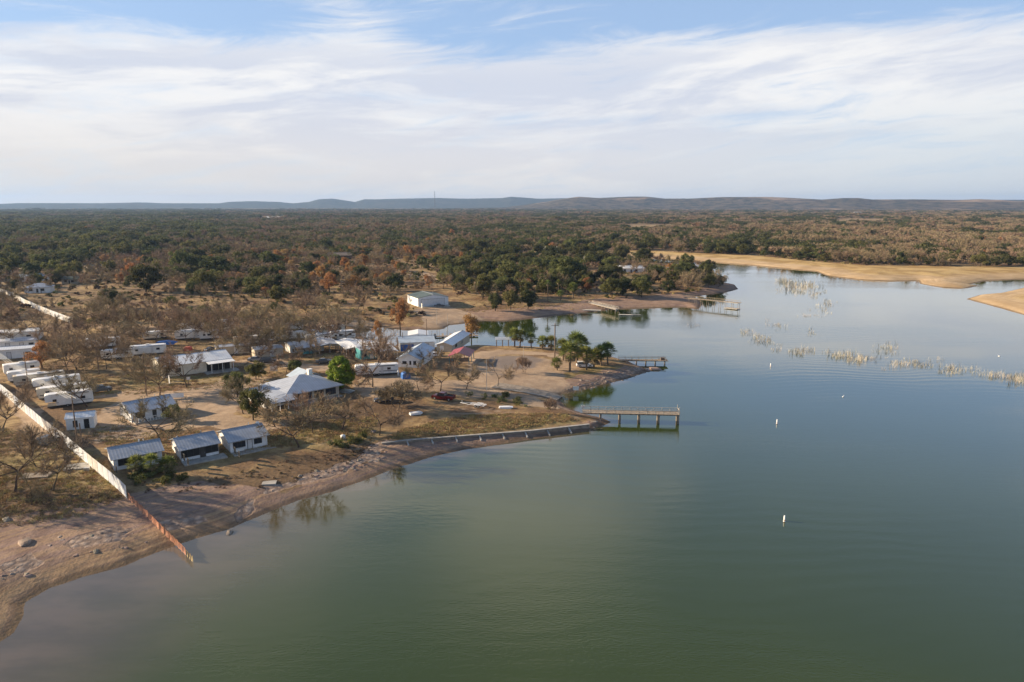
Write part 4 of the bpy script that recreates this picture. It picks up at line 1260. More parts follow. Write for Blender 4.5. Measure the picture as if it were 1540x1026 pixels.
def opening(root, side, u, z, w, h, dims, kind='window', mat='glass', fmat='trim', slats=0):
    """window or door sunk in a frame on a wall: side F(ront) L(eft) R(ight) B(ack), u along that wall"""
    W_, D_ = dims
    if side == 'F': Mx = Matrix.Translation((u, 0, z))
    elif side == 'L': Mx = Matrix.Translation((-W_ / 2, u, z)) @ Matrix.Rotation(R(-90), 4, 'Z')
    elif side == 'R': Mx = Matrix.Translation((W_ / 2, u, z)) @ Matrix.Rotation(R(90), 4, 'Z')
    else: Mx = Matrix.Translation((u, D_, z)) @ Matrix.Rotation(R(180), 4, 'Z')
    p = MB().box(-w / 2, w / 2, -0.035, 0.02, 0, h, Mx).build(kind, M[mat], root)
    f = MB(); t_ = 0.09
    f.box(-w / 2 - t_, -w / 2, -0.07, 0.02, -t_, h + t_, Mx); f.box(w / 2, w / 2 + t_, -0.07, 0.02, -t_, h + t_, Mx)
    f.box(-w / 2, w / 2, -0.068, 0.02, h, h + t_, Mx)
    if kind == 'window': f.box(-w / 2, w / 2, -0.068, 0.02, -t_, 0, Mx)
    for k in range(slats): f.box(-w / 2 + (k + 1) * w / (slats + 1) - 0.025, -w / 2 + (k + 1) * w / (slats + 1) + 0.025, -0.066, 0.01, 0, h, Mx)
    f.build('frame', M[fmat], p)
    if kind == 'door':
        MB().box(w / 2 - 0.16, w / 2 - 0.10, -0.10, -0.03, h * 0.46, h * 0.5, Mx).build('handle', M['metal'], p)
    return p


def house(name, label, cat, a, w, ang, d, h, rise, ridge, wall, roof, b=None, oh=0.4, openings=(), chimney=None, slabs=(), group=None, dz=0.0):
    loc, ang_, w_ = place(a, w, ang, b, dz)
    o = thing(name, label, cat, loc, ang_, group)
    wall_mesh(w_, d, h, rise, ridge if ridge != 'hip' else 'box').build('wall', M[wall], o)
    rf = roof_mesh(w_, d, h, rise, ridge, oh).build('roof', M[roof], o)
    if ridge in 'xy':
        oh_ = oh - .02; zr = h + rise + .16
        rc = MB().tube((-w_ / 2 - oh_, d / 2, zr), (w_ / 2 + oh_, d / 2, zr), .09, .09, 6) if ridge == 'x' else MB().tube((0, -oh_, zr), (0, d + oh_, zr), .09, .09, 6)
        rc.build('ridge_cap', M['metal'], rf)
        MB().lathe([(.07, h), (.07, h + rise + .35), (.12, h + rise + .36), (.12, h + rise + .45)], 8, (w_ * .22, d * .6)).build('vent', M['metal'], rf)
    if chimney:
        x, y, z, s = chimney
        c = MB().box(x - s, x + s, y - s, y + s, h - 0.5, z); c.box(x - s - .08, x + s + .08, y - s - .08, y + s + .08, z, z + 0.15); c.build('chimney', M['white'], rf)
    for op in openings: opening(o, *op[:5], (w_, d), *op[5:])
    for (x0, x1, y0, y1, z, mt) in slabs: MB().box(x0, x1, y0, y1, -0.7, z).build('porch_slab', M[mt], o)
    return o, w_


z_ = lambda x0, y0, s: (lambda u, v: (x0 + u / s, y0 + v / s))
Z2, Z3, Z4, Z5, Z6 = z_(130, 640, 4.66), z_(160, 480, 4.66), z_(360, 480, 4.66), z_(560, 460, 4.66), z_(780, 460, 4.66)
Z1 = z_(0, 460, 5.13)

CABW = [('F', -1.9, 0.9, 2.2, 1.05, 'window', 'glass', 'trim', 2), ('F', 0.15, 0.05, 0.85, 1.95, 'door', 'door', 'trim'), ('F', 1.75, 0.95, 1.4, 0.95, 'window', 'glass', 'trim', 1), ('L', -3.0, 1.0, 0.9, 1.0), ('L', -5.6, 1.0, 0.8, 0.9)]
cabC, w_ = house('lake_cabin', 'right cabin of the three, white with grey metal roof and framed windows', 'cabin', Z2(1012, 195), 7.2, 38, 8.0, 2.35, 1.25, 'x', 'white2', 'roofgrey', oh=0.45,
                 openings=CABW, slabs=[(-3.6, 4.6, -2.3, 0.0, 0.12, 'concrete')], group='grey roofed cabins by the beach')
MB().box(-2.9, -1.1, -0.5, -0.05, 0.2, 0.75).build('planter', M['white'], cabC)
cabB, w_ = house('lake_cabin', 'middle cabin of the three, with a long dark screened porch front', 'cabin', Z2(670, 255), 6.7, 38, 7.6, 2.35, 1.2, 'x', 'white2', 'roofgrey', oh=0.45,
                 openings=[('F', -1.75, 0.75, 3.1, 1.45, 'window', 'dark', 'trim', 2), ('F', 0.45, 0.02, 0.9, 2.0, 'door', 'trim', 'trim'), ('F', 2.1, 0.75, 2.2, 1.45, 'window', 'dark', 'trim', 1), ('L', -2.2, 1.0, 0.8, 1.1), ('L', -5.0, 1.0, 0.8, 1.1)],
                 slabs=[(-3.5, 4.2, -2.6, 0.0, 0.12, 'concrete')], group='grey roofed cabins by the beach')
cabA, w_ = house('lake_cabin', 'left cabin of the three, grey roof half hidden by short palms', 'cabin', Z2(195, 318), 8.0, 37, 7.0, 2.2, 1.1, 'x', 'white2', 'roofgrey', oh=0.45,
                 openings=[('F', -2.0, 0.8, 2.4, 1.2, 'window', 'dark', 'trim', 2), ('F', 0.4, 0.03, 0.9, 1.95, 'door', 'door', 'trim'), ('F', 2.3, 0.9, 1.5, 1.0), ('L', -3.4, 0.9, 1.0, 1.0)], group='grey roofed cabins by the beach')
MB().box(1.0, 1.25, 5.0, 5.25, 2.6, 3.5).build('vent_pipe', M['metal'], cabA)
MB().box(-2.9, -2.65, 5.0, 5.25, 2.6, 3.6).build('vent_pipe', M['metal'], cabB)
for o, dx_ in ((cabC, 3.3),):
    MB().lathe([(0.05, 3.3), (0.05, 3.7)], 6, (dx_, 4.2)).build('dish_mount', M['metal'], o)
    MB().tube((dx_, 4.2, 3.75), (dx_ - .15, 4.0, 3.85), 0.35, 0.4, 10).build('dish', M['white'], o)
# the white cottage with the low front porch
cot, w_ = house('white_cottage', 'white cottage with pale ribbed roof on the dirt drive, low front porch', 'cottage', Z3(178, 728), 9.2, 44, 8.2, 2.4, 1.35, 'x', 'white2', 'roofpale', oh=0.5,
                openings=[('L', -2.4, 1.0, 0.9, 1.1), ('L', -4.2, 1.0, 0.7, 1.1), ('F', -2.8, 0.9, 1.7, 1.2), ('F', 0.2, 0.05, 0.9, 2.0, 'door', 'trim', 'white'), ('F', 2.7, 0.9, 1.7, 1.2)],
                slabs=[(-4.4, 5.2, -1.9, 0.0, 0.25, 'concrete')])
pr_ = MB(); [pr_.box(x, x + .1, -1.8, -1.7, 0.25, 1.15) for x in np.arange(-4.3, 4.3, 0.6)]; pr_.box(-4.35, 4.4, -1.82, -1.68, 1.15, 1.23); pr_.build('porch_rail', M['white'], cot)
# little white shed by the fence
house('white_shed', 'small white shed with two dark doorways beside the white fence', 'shed', Z1(515, 962), 5.2, 22, 3.6, 2.5, 0.7, 'x', 'white', 'roofwhite', oh=0.2,
      openings=[('F', -0.9, 0.5, 0.9, 1.5, 'window', 'dark', 'white'), ('F', 1.2, 0.05, 1.0, 2.1, 'door', 'dark', 'white')])
# the long hall
hall, w_ = house('long_hall', 'long cream hall with a white roof and an open porch at its right end', 'hall', Z3(395, 412), 18.5, 38, 12.0, 3.1, 1.5, 'x', 'cream', 'roofwhite', oh=0.3,
                 openings=[('L', -4, 0.9, 1.2, 1.2), ('L', -8, 0.05, 1.1, 2.1, 'door', 'door', 'white'), ('F', 5.6, 0.1, 6.4, 2.5, 'window', 'dark', 'cream', 3), ('F', -5.2, 1.1, 1.3, 1.0)], slabs=[(1.5, 10.5, -3.2, 0.0, 0.12, 'concrete')])  # wide dark front panel stands in for the shade inside the open porch
for x in (3.0, 6.0, 9.0): MB().box(x - .07, x + .07, -2.9, -2.76, 0.1, 2.7).build('post', M['white'], hall)
pr_ = MB(); slab(pr_, [(2.2, -3.2, 2.75), (9.5, -3.2, 2.75), (9.5, -0.35, 3.0), (2.2, -0.35, 3.0)], 0.1); pr_.build('porch_roof', M['roofwhite'], hall)
# hip roofed lodge
lod, w_ = house('hip_roofed_lodge', 'lodge with a large pale hipped metal roof and a white chimney', 'lodge', Z4(338, 604), 13.8, 43, 13.0, 2.6, 2.7, 'hip', 'tan', 'roofpale', oh=0.9,
                chimney=(3.4, 8.4, 5.7, 0.5), openings=[('F', -4.8, 0.1, 2.4, 2.1, 'window', 'glass', 'trim', 2), ('F', -1.8, 0.6, 2.4, 1.5, 'window', 'glass', 'trim', 2), ('F', 1.4, 0.6, 2.4, 1.5, 'window', 'glass', 'trim', 2), ('F', 4.6, 0.6, 2.6, 1.5, 'window', 'glass', 'trim', 2)],
                slabs=[(-6.4, 6.8, -2.2, 0, 0.15, 'concrete')])
mb = MB().box(-12.0, -6.6, 1.0, 11.0, -0.6, 2.3); mb.build('wing', M['white'], lod)
mb = MB(); slab(mb, [(-12.7, 0.2, 2.35), (-6.3, 0.2, 2.95), (-6.3, 11.6, 2.95), (-12.7, 11.6, 2.35)], 0.14); mb.build('wing_roof', M['roofpale'], lod)
mb = MB(); slab(mb, [(-12.7, -3.6, 2.1), (-5.9, -3.6, 2.1), (-5.9, 0.15, 2.9), (-12.7, 0.15, 2.4)], 0.12); mb.build('porch_roof', M['roofpale'], lod)
for k in range(4): MB().box(-12.3 + k * 2.0, -12.15 + k * 2.0, -3.4, -3.25, -0.3, 2.1).build('post', M['white'], lod)
wd = MB(); [wd.box(-11.9 + k * 1.75, -10.5 + k * 1.75, 0.9, 0.97, 0.5, 1.9) for k in range(3)]; wd.build('porch_windows', M['glass'], lod)
mb = MB().box(2.6, 7.9, 13.05, 18.0, -0.6, 2.6); mb.build('wing', M['tan'], lod)
mb = roof_mesh(6.2, 5.2, 2.6, 1.5, 'y', 0.4); rw = mb.build('wing_roof', M['roofblue'], lod); rw.location = (5.25, 13.1, 0)
# grey gabled house, long pale roof, red pavilion
g_ = [('F', -1.3, 1.0, 1.3, 0.9, 'window', 'dark', 'white'), ('F', 0.45, 0.8, 0.6, 1.2, 'window', 'dark', 'white'), ('F', 1.8, 0.8, 0.9, 1.2, 'window', 'dark', 'white'), ('R', 4, 0.9, 1.4, 1.1), ('R', 8.5, 0.05, 1.0, 2.0, 'door', 'white', 'white'), ('R', 12, 0.9, 1.2, 1.1)]
gh, w_ = house('gabled_house', 'white gabled house with pale grey roof and dark windows, left of the red pavilion', 'house', Z5(183, 430), 6.4, -8, 16.0, 2.7, 1.5, 'y', 'white', 'roofblue', oh=0.55, openings=g_)
lp, w_ = house('long_pale_roofed_house', 'long narrow house with a bright white low roof beside the orange waterside cypress', 'house', Z5(452, 322), 5.2, -12, 22.0, 2.5, 0.8, 'y', 'tan', 'roofwhitey', oh=0.5, openings=[('F', -0.8, 0.05, 1.1, 2.0, 'door', 'white', 'white'), ('R', 5, 0.9, 2.0, 1.1), ('R', 12, 0.9, 2.0, 1.1)])


def open_roof(name, label, cat, a, w, ang, d, h, rise, ridge, roof, posts='wood', group=None, nx=3, ny=3, dz=0.0, oh=0.4):
    loc, ang_, w_ = place(a, w, ang, None, dz)
    o = thing(name, label, cat, loc, ang_, group)
    roof_mesh(w_, d, h, rise, ridge, oh).build('roof', M[roof], o)
    for i in range(nx):
        for j in range(ny):
            if 0 < i < nx - 1 and 0 < j < ny - 1: continue
            x = -w_ / 2 + w_ * i / (nx - 1); y = d * j / (ny - 1)
            top = h + (rise * y / d if ridge == 'shed' else 0) + (rise * (1 - abs(y - d / 2) / (d / 2)) if ridge == 'x' else 0) + (rise * (1 - abs(x) / (w_ / 2)) if ridge == 'y' else 0)
            MB().box(x - .08, x + .08, y - .08, y + .08, -3.0 if dz < -0.5 else -0.5, top).build('post', M[posts], o)
    return o


pav = open_roof('picnic_pavilion', 'open pavilion with a dark red metal roof above the boat ramp', 'pavilion', Z5(540, 408), 6.0, -6, 9.0, 2.5, 1.0, 'y', 'roofred', 'teal')
MB().box(-2.2, 2.2, 4.5, 5.2, 0, 1.0).build('counter', M['wood'], pav)
# covered boat slips and canopies round the inlet basin
for a, w, ang, d, h, rise, rg, rf, lb in [
    (Z5(40, 385), 6, 22, 15, 2.6, 0.5, 'y', 'roofwhitey', 'nearest long white canopy over the boat slips left of the grey house'),
    (Z5(-70, 375), 6.5, 24, 15, 2.6, 0.5, 'y', 'roofwhitey', 'white slip canopy second from the grey gabled house'),
    (Z5(-180, 360), 6.5, 26, 15, 2.6, 0.5, 'y', 'roofwhitey', 'white slip canopy behind the bare oaks at the left end of the basin'),
    (Z4(560, 245), 7.0, 30, 12, 2.6, 0.5, 'y', 'roofpale', 'pale canopy at the back of the trailer park nearest the basin')]:
    open_roof('slip_canopy', lb, 'boat canopy', a, w, ang, d, h, rise, rg, rf, 'metal', 'canopies of the boat slips', 3, 5)
sl, w_ = house('slip_storehouse', 'wide grey blue roofed store with a blue door facing the grey house', 'storehouse', Z5(195, 322), 11.5, 12, 11, 3.0, 1.0, 'x', 'white', 'roofblue', oh=0.4, openings=[('F', -3.4, 0.1, 4.2, 2.2, 'door', 'bluetarp', 'trim'), ('F', 2.6, 0.1, 2.4, 2.2, 'door', 'door', 'trim')])
open_roof('slip_canopy', 'small white canopy standing alone over the inlet water', 'boat canopy', (615, 511), 7.0, 8, 9, 2.6, 0.6, 'y', 'roofwhitey', 'metal', 'canopies of the boat slips', 3, 3, dz=-1.0)
open_roof('shade_shelter', 'small flat shelter on thin posts at the peninsula water edge', 'shelter', (747, 522), 4.2, 4, 3.0, 2.5, 0.25, 'shed', 'roofgrey', 'wood', None, 3, 2)
# hangar across the inlet
hg, w_ = house('metal_hangar', 'white metal hangar with dark green roof and a wide pale door', 'hangar', (629, 461.5), 15.2, 27, 15.5, 3.9, 1.3, 'y', 'white2', 'roofgreen', oh=0.15,
               openings=[('F', -0.2, 0.1, 11.8, 3.2, 'door', 'door', 'trim'), ('L', -5, 0.05, 1.1, 2.2, 'door', 'white', 'trim')], slabs=[(-7.4, 7.4, -3, 0, 0.06, 'concrete')])
# trailer homes, sheds and carports of the park
TR = [(Z4(112, 275), 8.5, 30, 6, 2.5, 'roofpale', 'tan', 'grey trailer home with a parked car before it, left of the two behind the lodge'), (Z4(360, 240), 11, 34, 6, 2.5, 'roofpale', 'white', 'trailer home behind the lodge with a lean-to porch over its front'),
      (Z3(770, 255), 10, 26, 4, 2.5, 'roofpale', 'tan', 'low grey trailer right of the long hall in shade'), (Z4(850, 285), 6, 30, 5, 3.0, 'roofblue', 'teal', 'blue sided shed behind the bright green tree')]
for a, w, ang, d, h, rf, wl, lb in TR:
    o, w_ = house('trailer_home', lb, 'trailer home', a, w, ang, d, h, 0.35, 'x', wl, rf, oh=0.2, openings=[('F', -w * .3, 0.9, 1.2, 0.9), ('F', 0.1 * w, 0.05, 0.9, 2.0, 'door', 'door', 'white'), ('L', -d * .5, 1.0, 1.0, 0.9)])
    if 'lean-to' in lb:
        mb = MB(); slab(mb, [(-4.5, -4.5, 2.1), (6.0, -4.5, 2.1), (6.0, -0.25, 2.6), (-4.5, -0.25, 2.6)], 0.1); mb.build('porch_roof', M['roofpale'], o)
        for x in (-4.2, -.8, 2.4, 5.7): MB().box(x, x + .12, -4.3, -4.18, -.3, 2.1).build('post', M['brownwall'], o)
        MB().box(-2.6, 1.0, -4.0, -3.6, 0, 0.9).build('skirting', M['teal'], o)
SH = [((-12, 515), 14, 24, 8, 3.0, 'roofwhite', 'white', 'largest white roofed shed at the left edge of the photo'), ((-14, 527), 12, 22, 5, 2.7, 'roofwhite', 'white', 'white roofed shed just before the largest one at the left edge'),
      ((18, 526), 7, 30, 4.5, 2.6, 'roofpale', 'white', 'small white shed with a dark window right of the left edge sheds'), ((-16, 542), 13, 24, 5, 2.9, 'roofwhite', 'white', 'nearest white roofed shed at the left edge above the camper row')]
for a, w, ang, d, h, rf, wl, lb in SH: house('storage_shed', lb, 'shed', a, w, ang, d, h, 0.5, 'x', wl, rf, oh=0.3, openings=[('F', w * .28, 0.8, 1.2, 1.0), ('F', -w * .1, 0.05, 1.0, 2.0, 'door', 'door', 'trim')], group='white sheds at the left edge')
# far houses
for nm, a, w, ang, d, h, rise, rg, wl, rf, lb in [
    ('country_house', (37, 441), 12, 20, 9, 2.8, 2.0, 'hip', 'white', 'roofpale', 'far white hip roofed house by the upper end of the second fence'),
    ('country_house', (24, 424), 16, 12, 9, 3.0, 1.4, 'x', 'white', 'roofblue', 'far house with a blue white roof among evergreens at left'),
    ('country_shed', (93, 427), 9, 4, 7, 2.8, 1.2, 'x', 'tan', 'roofgreen', 'far shed with a dull green roof beyond the second fence'),
    ('country_house', (993, 414), 24, -4, 12, 3.0, 2.0, 'x', 'tan', 'roofgrey', 'long grey roofed house among evergreens on the far point'),
    ('country_house', (930, 410), 18, 0, 12, 3.0, 1.6, 'x', 'white', 'roofwhite', 'far white roofed house left of the long grey roofed one'),
    ('country_house', (806, 380), 26, 0, 16, 3.6, 2.0, 'x', 'white', 'roofwhite', 'distant bright white roof in the middle of the woods'),
    ('country_house', (490, 390), 22, 4, 12, 3.2, 2.0, 'x', 'brownwall', 'roofshingle', 'distant brown house among rusty trees'),
    ('country_house', (880, 394), 14, 4, 10, 3.2, 2.0, 'x', 'white', 'roofblue', 'distant bluish roof before the far channel'),
    ('country_house', (712, 372), 20, 0, 12, 3.4, 2.0, 'x', 'cream', 'roofshingle', 'distant cream house with a brown roof in mid woods'),
    ('country_house', (400, 330), 46, 0, 20, 5, 3, 'x', 'white', 'roofwhite', 'very distant pale building at left of the far plain'),
    ('country_house', (1285, 322), 40, 0, 20, 6, 3, 'x', 'white', 'roofwhite', 'very distant pale building at right of the far plain'),
    ('country_house', (145, 379), 12, 0, 9, 3.2, 2.0, 'x', 'white', 'roofwhite', 'distant small white building among left evergreens')]:
    house(nm, lb, 'house', a, w, ang, d, h, rise, rg, wl, rf, oh=0.4, openings=[('F', -w * .25, 1.0, 1.4, 1.2), ('F', w * .2, 0.9, 1.6, 1.2), ('F', 0, 0.05, 1.0, 2.1, 'door', 'trim', 'white')], group='far houses' if 'house' in nm else None)


# ------------------------------------------------------------------ campers
def camper(name, label, a, w, ang, h=3.0, d=2.5, wall='white', nose='left', slide=True, stripe=None, cat='camper trailer', group=None, fifth=False):
    loc, ang_, w_ = place(a, w, ang)
    o = thing(name, label, cat, loc, ang_, group)
    x0, x1 = -w_ / 2, w_ / 2; b0 = 0.55
    s = -1 if nose == 'left' else 1
    prof = [(s * x1 - s * .30, h), (s * x1 - s * .06, h - .22), (s * x1, h - .7), (s * x1 - s * .10, b0 + (.3 if not fifth else 1.15)), (s * x1 - s * (.5 if not fifth else .3), b0 + (0 if not fifth else 1.0))]
    if fifth: prof += [(s * x1 - s * 2.2, b0 + 1.0), (s * x1 - s * 2.3, b0)]
    prof += [(-s * x1 + s * .3, b0), (-s * x1, b0 + .35), (-s * x1, h - .12), (-s * x1 + s * .12, h)]
    MB().extr(prof, 0, d).build('body', M[wall], o)
    rf = MB().box(x0 + .8, x1 - .45, 0.1, d - .1, h, h + .06); rf.build('roof', M['roofwhitey'], o)
    ac = MB().box(-.5, .5, d / 2 - .4, d / 2 + .4, h + .06, h + .36); ac.build('roof_unit', M['white'], o)
    for u, z, ww, hh in ((-.3 * w_, 1.55, .8, .6), (-.1 * w_, 1.5, 1.3, .7), (.28 * w_, 1.55, 1.0, .65)):
        p = MB().box(u - ww / 2, u + ww / 2, -.03, .02, z, z + hh).build('window', M['glass'], o)
    p = MB().box(.12 * w_ - .35, .12 * w_ + .35, -.04, .02, .75, 2.6).build('door', M['door'], o)
    MB().box(.12 * w_ + .2, .12 * w_ + .28, -.08, -.03, 1.6, 1.75).build('handle', M['metal'], p)
    MB().box((x0 if nose == 'left' else x1) - .02 * (1 if nose == 'left' else -1), (x0 if nose == 'left' else x1) + (.12 if nose == 'left' else -.12), .5, d - .5, h - 1.15, h - 1.0).build('nose_cap', M['glass'], o)
    if h > 2.95: MB().tube((.0 * w_, -.1, h - .28), (.42 * w_, -.1, h - .28), .09, .09, 6).build('awning', M['trim' if stripe else 'metal'], o)
    MB().box(x0 + .4, x1 - .5, .15, d - .15, .18, b0 - .002).build('chassis', M['trim'], o)
    if slide: MB().box(-.22 * w_, .05 * w_, -.7, -.002, .8, h - .35).build('slide_out', M[wall], o)
    if stripe: MB().box(x0 + .6, x1 - .4, -.025, .0, 1.15, 1.35).build('stripe', M[stripe], o)
    for u in (-.08, .08 if False else .02):
        wq = MB().tube((u * w_ * 1.0 + .3, -.03, .35), (u * w_ + .3, .25, .35), .36, .36, 12).build('wheel', M['tyre'], o)
        MB().tube((u * w_ + .3, -.05, .35), (u * w_ + .3, 0.1, .35), .18, .18, 8).build('rim', M['metal'], wq)
    MB().tube((s * x1 - s * .4, d / 2, .5), (s * x1 + s * 1.0, d / 2, .5), .07, .07, 6).build('hitch', M['trim'], o)
    MB().box(s * x1 + s * .65 - .06, s * x1 + s * .65 + .06, d / 2 - .06, d / 2 + .06, -.3, .55).build('jack', M['metal'], o)
    return o


CAMP = [(Z1(35, 545), 8.5, 40, 3.1, 'white', None, 'topmost white camper of the row along the white fence'),
        (Z1(62, 600), 7.5, 36, 2.9, 'white', 'paintsilver', 'second camper of the fence row, low with a grey side'),
        (Z1(110, 635), 11.5, 36, 3.0, 'tan', 'brownwall', 'third camper of the fence row, long with tan sides'),
        (Z1(258, 672), 10.5, 36, 3.2, 'white', None, 'long white camper in the middle of the fence row'),
        (Z1(290, 735), 11.0, 34, 2.9, 'cream', 'paintgrey', 'cream camper just behind the one beside the white shed'),
        (Z1(352, 800), 9.8, 32, 3.3, 'white', 'paintsilver', 'nearest camper of the fence row, beside the small white shed')]
for k_, (a, w, ang, h, wl, st, lb) in enumerate(CAMP): camper('camper_trailer', lb, a, w, ang, h, 2.5, wl, 'left' if k_ % 2 else 'right', k_ != 2, st, group='campers parked along the white fence', fifth=k_ in (0, 3, 5))
PARKC = [(Z1(650, 335), 10.5, 22, 3.2, 'white', None, 'white camper with a bare end wall behind the rust tree'), (Z1(1000, 392), 10.5, 24, 3.1, 'white', None, 'white motor camper beside the sunlit gable of the hall'),
         (Z1(780, 425), 9.0, 26, 3.0, 'white', 'paintgrey', 'camper hidden behind a bare oak left of the hall'), (Z3(480, 150), 11.5, 18, 3.3, 'white', 'paintgrey', 'tall white camper right of the blue tarp'),
         (Z4(95, 130), 10, 26, 3.2, 'white', None, 'white camper at the back of the park above the parked cars'), (Z4(200, 160), 9, 26, 3.0, 'white', 'paintgrey', 'grey striped camper behind the first back row camper'), (Z4(380, 150), 9, 28, 3.0, 'white', None, 'white camper in the back row behind the porch roofed trailer'),
         (Z4(470, 175), 9, 30, 3.0, 'white', 'paintsilver', 'back row camper nearest the bright green tree'), (Z4(812, 405), 12.0, 14, 3.0, 'white', 'paintgrey', 'long white trailer parked under bare oaks behind the lodge')]
for a, w, ang, h, wl, st, lb in PARKC: camper('camper_trailer', lb, a, w, ang, h, 2.5, wl, 'left', True, st, group='campers in the park behind the hall')


for px, py, w, ang, wl, st in ((300, 512, 8.5, 20, 'white', None), (338, 506, 9, 24, 'white', 'paintgrey'), (352, 521, 8, 26, 'cream', None), (330, 493, 9.5, 20, 'white', 'paintsilver'), (420, 499, 9, 24, 'white', None), (498, 513, 9, 28, 'white', 'paintgrey'), (516, 529, 8.5, 28, 'white', None), (484, 503, 9, 26, 'cream', None), (268, 500, 9, 18, 'white', None), (215, 512, 8, 20, 'cream', 'paintgrey')):
    camper('camper_trailer', 'pale camper half hidden under bare oaks in the crowded rear rows of the park', (px, py), w, ang, rnd.uniform(2.8, 3.2), 2.5, wl, rnd.choice(['left', 'right']), rnd.random() < .6, st, group='campers in the rear rows of the park', fifth=rnd.random() < .4)


# ------------------------------------------------------------------ cars
def car(name, label, px, py, ang, paint, kind='sedan', cat='car', L=4.7, Wd=1.85):
    q = G(px, py)
    o = thing(name, label, cat, q, R(ang))
    h = L / 2; hw = Wd / 2
    tall = {'sedan': 1.45, 'suv': 1.75, 'pickup': 1.85}[kind]
    low = [(-h, .45), (-h + .1, .3), (h - .15, .3), (h, .5), (h - .05, .78), (h - .35, .92), (-h + .1, .98), (-h, .85)]
    if kind == 'pickup': low = [(-h, .5), (-h + .1, .38), (h - .15, .38), (h, .55), (h - .03, .95), (h - .35, 1.08), (-h + .02, 1.1), (-h, .9)]
    MB().extr(low, -hw, hw).build('body', M[paint], o)
    b0 = low[5][1] - .03
    if kind == 'sedan': c = (-h + .75, -h + 1.35, h - 2.0, h - 1.15)
    elif kind == 'suv': c = (-h + .1, -h + .4, h - 1.85, h - 1.15)
    else: c = (-.75, -.5, .95, 1.6)

    def green(zlo, zhi, inset, k0, k1):
        mb = MB(); z0, z1 = zlo, zhi
        bx = [c[0] + (c[1] - c[0]) * k0, c[3] + (c[2] - c[3]) * k0]; tx = [c[0] + (c[1] - c[0]) * k1, c[3] + (c[2] - c[3]) * k1]
        w0 = hw - .08 - .16 * k0 + inset; w1 = hw - .08 - .16 * k1 + inset
        v = [(bx[0], -w0, z0), (bx[1], -w0, z0), (bx[1], w0, z0), (bx[0], w0, z0), (tx[0], -w1, z1), (tx[1], -w1, z1), (tx[1], w1, z1), (tx[0], w1, z1)]
        mb.v = v; mb.f = [(3, 2, 1, 0), (4, 5, 6, 7), (0, 1, 5, 4), (1, 2, 6, 5), (2, 3, 7, 6), (3, 0, 4, 7)]
        return mb
    green(b0, tall - .08, 0, 0, .92).build('windows', M['glass'], o)
    green(tall - .082, tall, .015, .9, 1.05).build('roof', M[paint], o)
    if kind == 'pickup':
        bed = MB(); bed.box(-h + .1, -.85, -hw + .12, hw - .12, 1.105, 1.13); bed.build('bed_floor', M['dark'], o)
        rl = MB(); rl.box(-h + .03, -.8, -hw, -hw + .1, 1.09, 1.3); rl.box(-h + .03, -.8, hw - .1, hw, 1.09, 1.3); rl.box(-h, -h + .09, -hw, hw, 1.09, 1.3); rl.build('bed_side', M[paint], o)
    wr_ = .40 if kind != 'sedan' else .33
    for x in (-h + .95, h - .9):
        for s in (-1, 1):
            wq = MB().tube((x, s * (hw + .02), wr_), (x, s * (hw - .22), wr_), wr_, wr_, 14).build('wheel', M['tyre'], o)
            MB().tube((x, s * (hw + .035), wr_), (x, s * (hw - .05), wr_), wr_ * .55, wr_ * .55, 10).build('rim', M['metal'], wq)
    for s in (-1, 1):
        MB().box(h - .16, h + .015, s * (hw - .35) - .17, s * (hw - .35) + .17, .6, .76).build('headlight', M['lamp'], o)
        MB().box(-h - .015, -h + .1, s * (hw - .25) - .13, s * (hw - .25) + .13, .62, .8).build('tail_light', M['lampred'], o)
    MB().box(h - .08, h + .03, -hw + .1, hw - .1, .36, .52).build('bumper', M['metal'], o)
    return o


car('pickup_truck', 'dark red pickup truck parked before a bare oak, hitched to a boat trailer', 667, 601, -22 + 180, 'paintred', 'pickup', 'pickup', 5.8, 2.0)
car('parked_car', 'dark blue car parked left of the sunlit pale bare tree', 577, 604, 205, 'paintblue', 'suv', 'car', 4.8)
car('parked_car', 'white car among the palms of the peninsula', 879, 552, 4, 'paintwhite', 'suv', 'car', 4.9)
car('parked_car', 'dark grey car on the dirt lane outside the white fence', 73, 667, 80, 'paintgrey', 'suv', 'car', 4.6)
car('parked_car', 'silver car parked at the grey trailer, left of the two there', 385, 543, 10, 'paintsilver', 'sedan')
car('parked_car', 'dark car parked before the grey trailer, right of the silver one', 404, 545, 12, 'paintgrey', 'suv')
car('parked_car', 'dark car parked under the lean-to porch of the trailer home', 487, 546, 20, 'paintgrey', 'sedan')
car('parked_car', 'dark car on the hangar apron by its right corner', 661, 461.5, 20, 'paintgrey', 'sedan')

car('pickup_truck', 'black pickup at the right end of the camper row under a bare oak', 150, 590, 40, 'paintgrey', 'pickup', 'pickup', 5.6, 1.95)
car('parked_car', 'silver car beside the white sheds at the left edge', 44, 522, 10, 'paintsilver', 'suv')
car('parked_car', 'dark blue car parked between the back row campers and the hall', 318, 528, 60, 'paintblue', 'sedan')
car('parked_car', 'white car in front of the long narrow pale roofed house', 655, 536, 20, 'paintwhite', 'sedan')
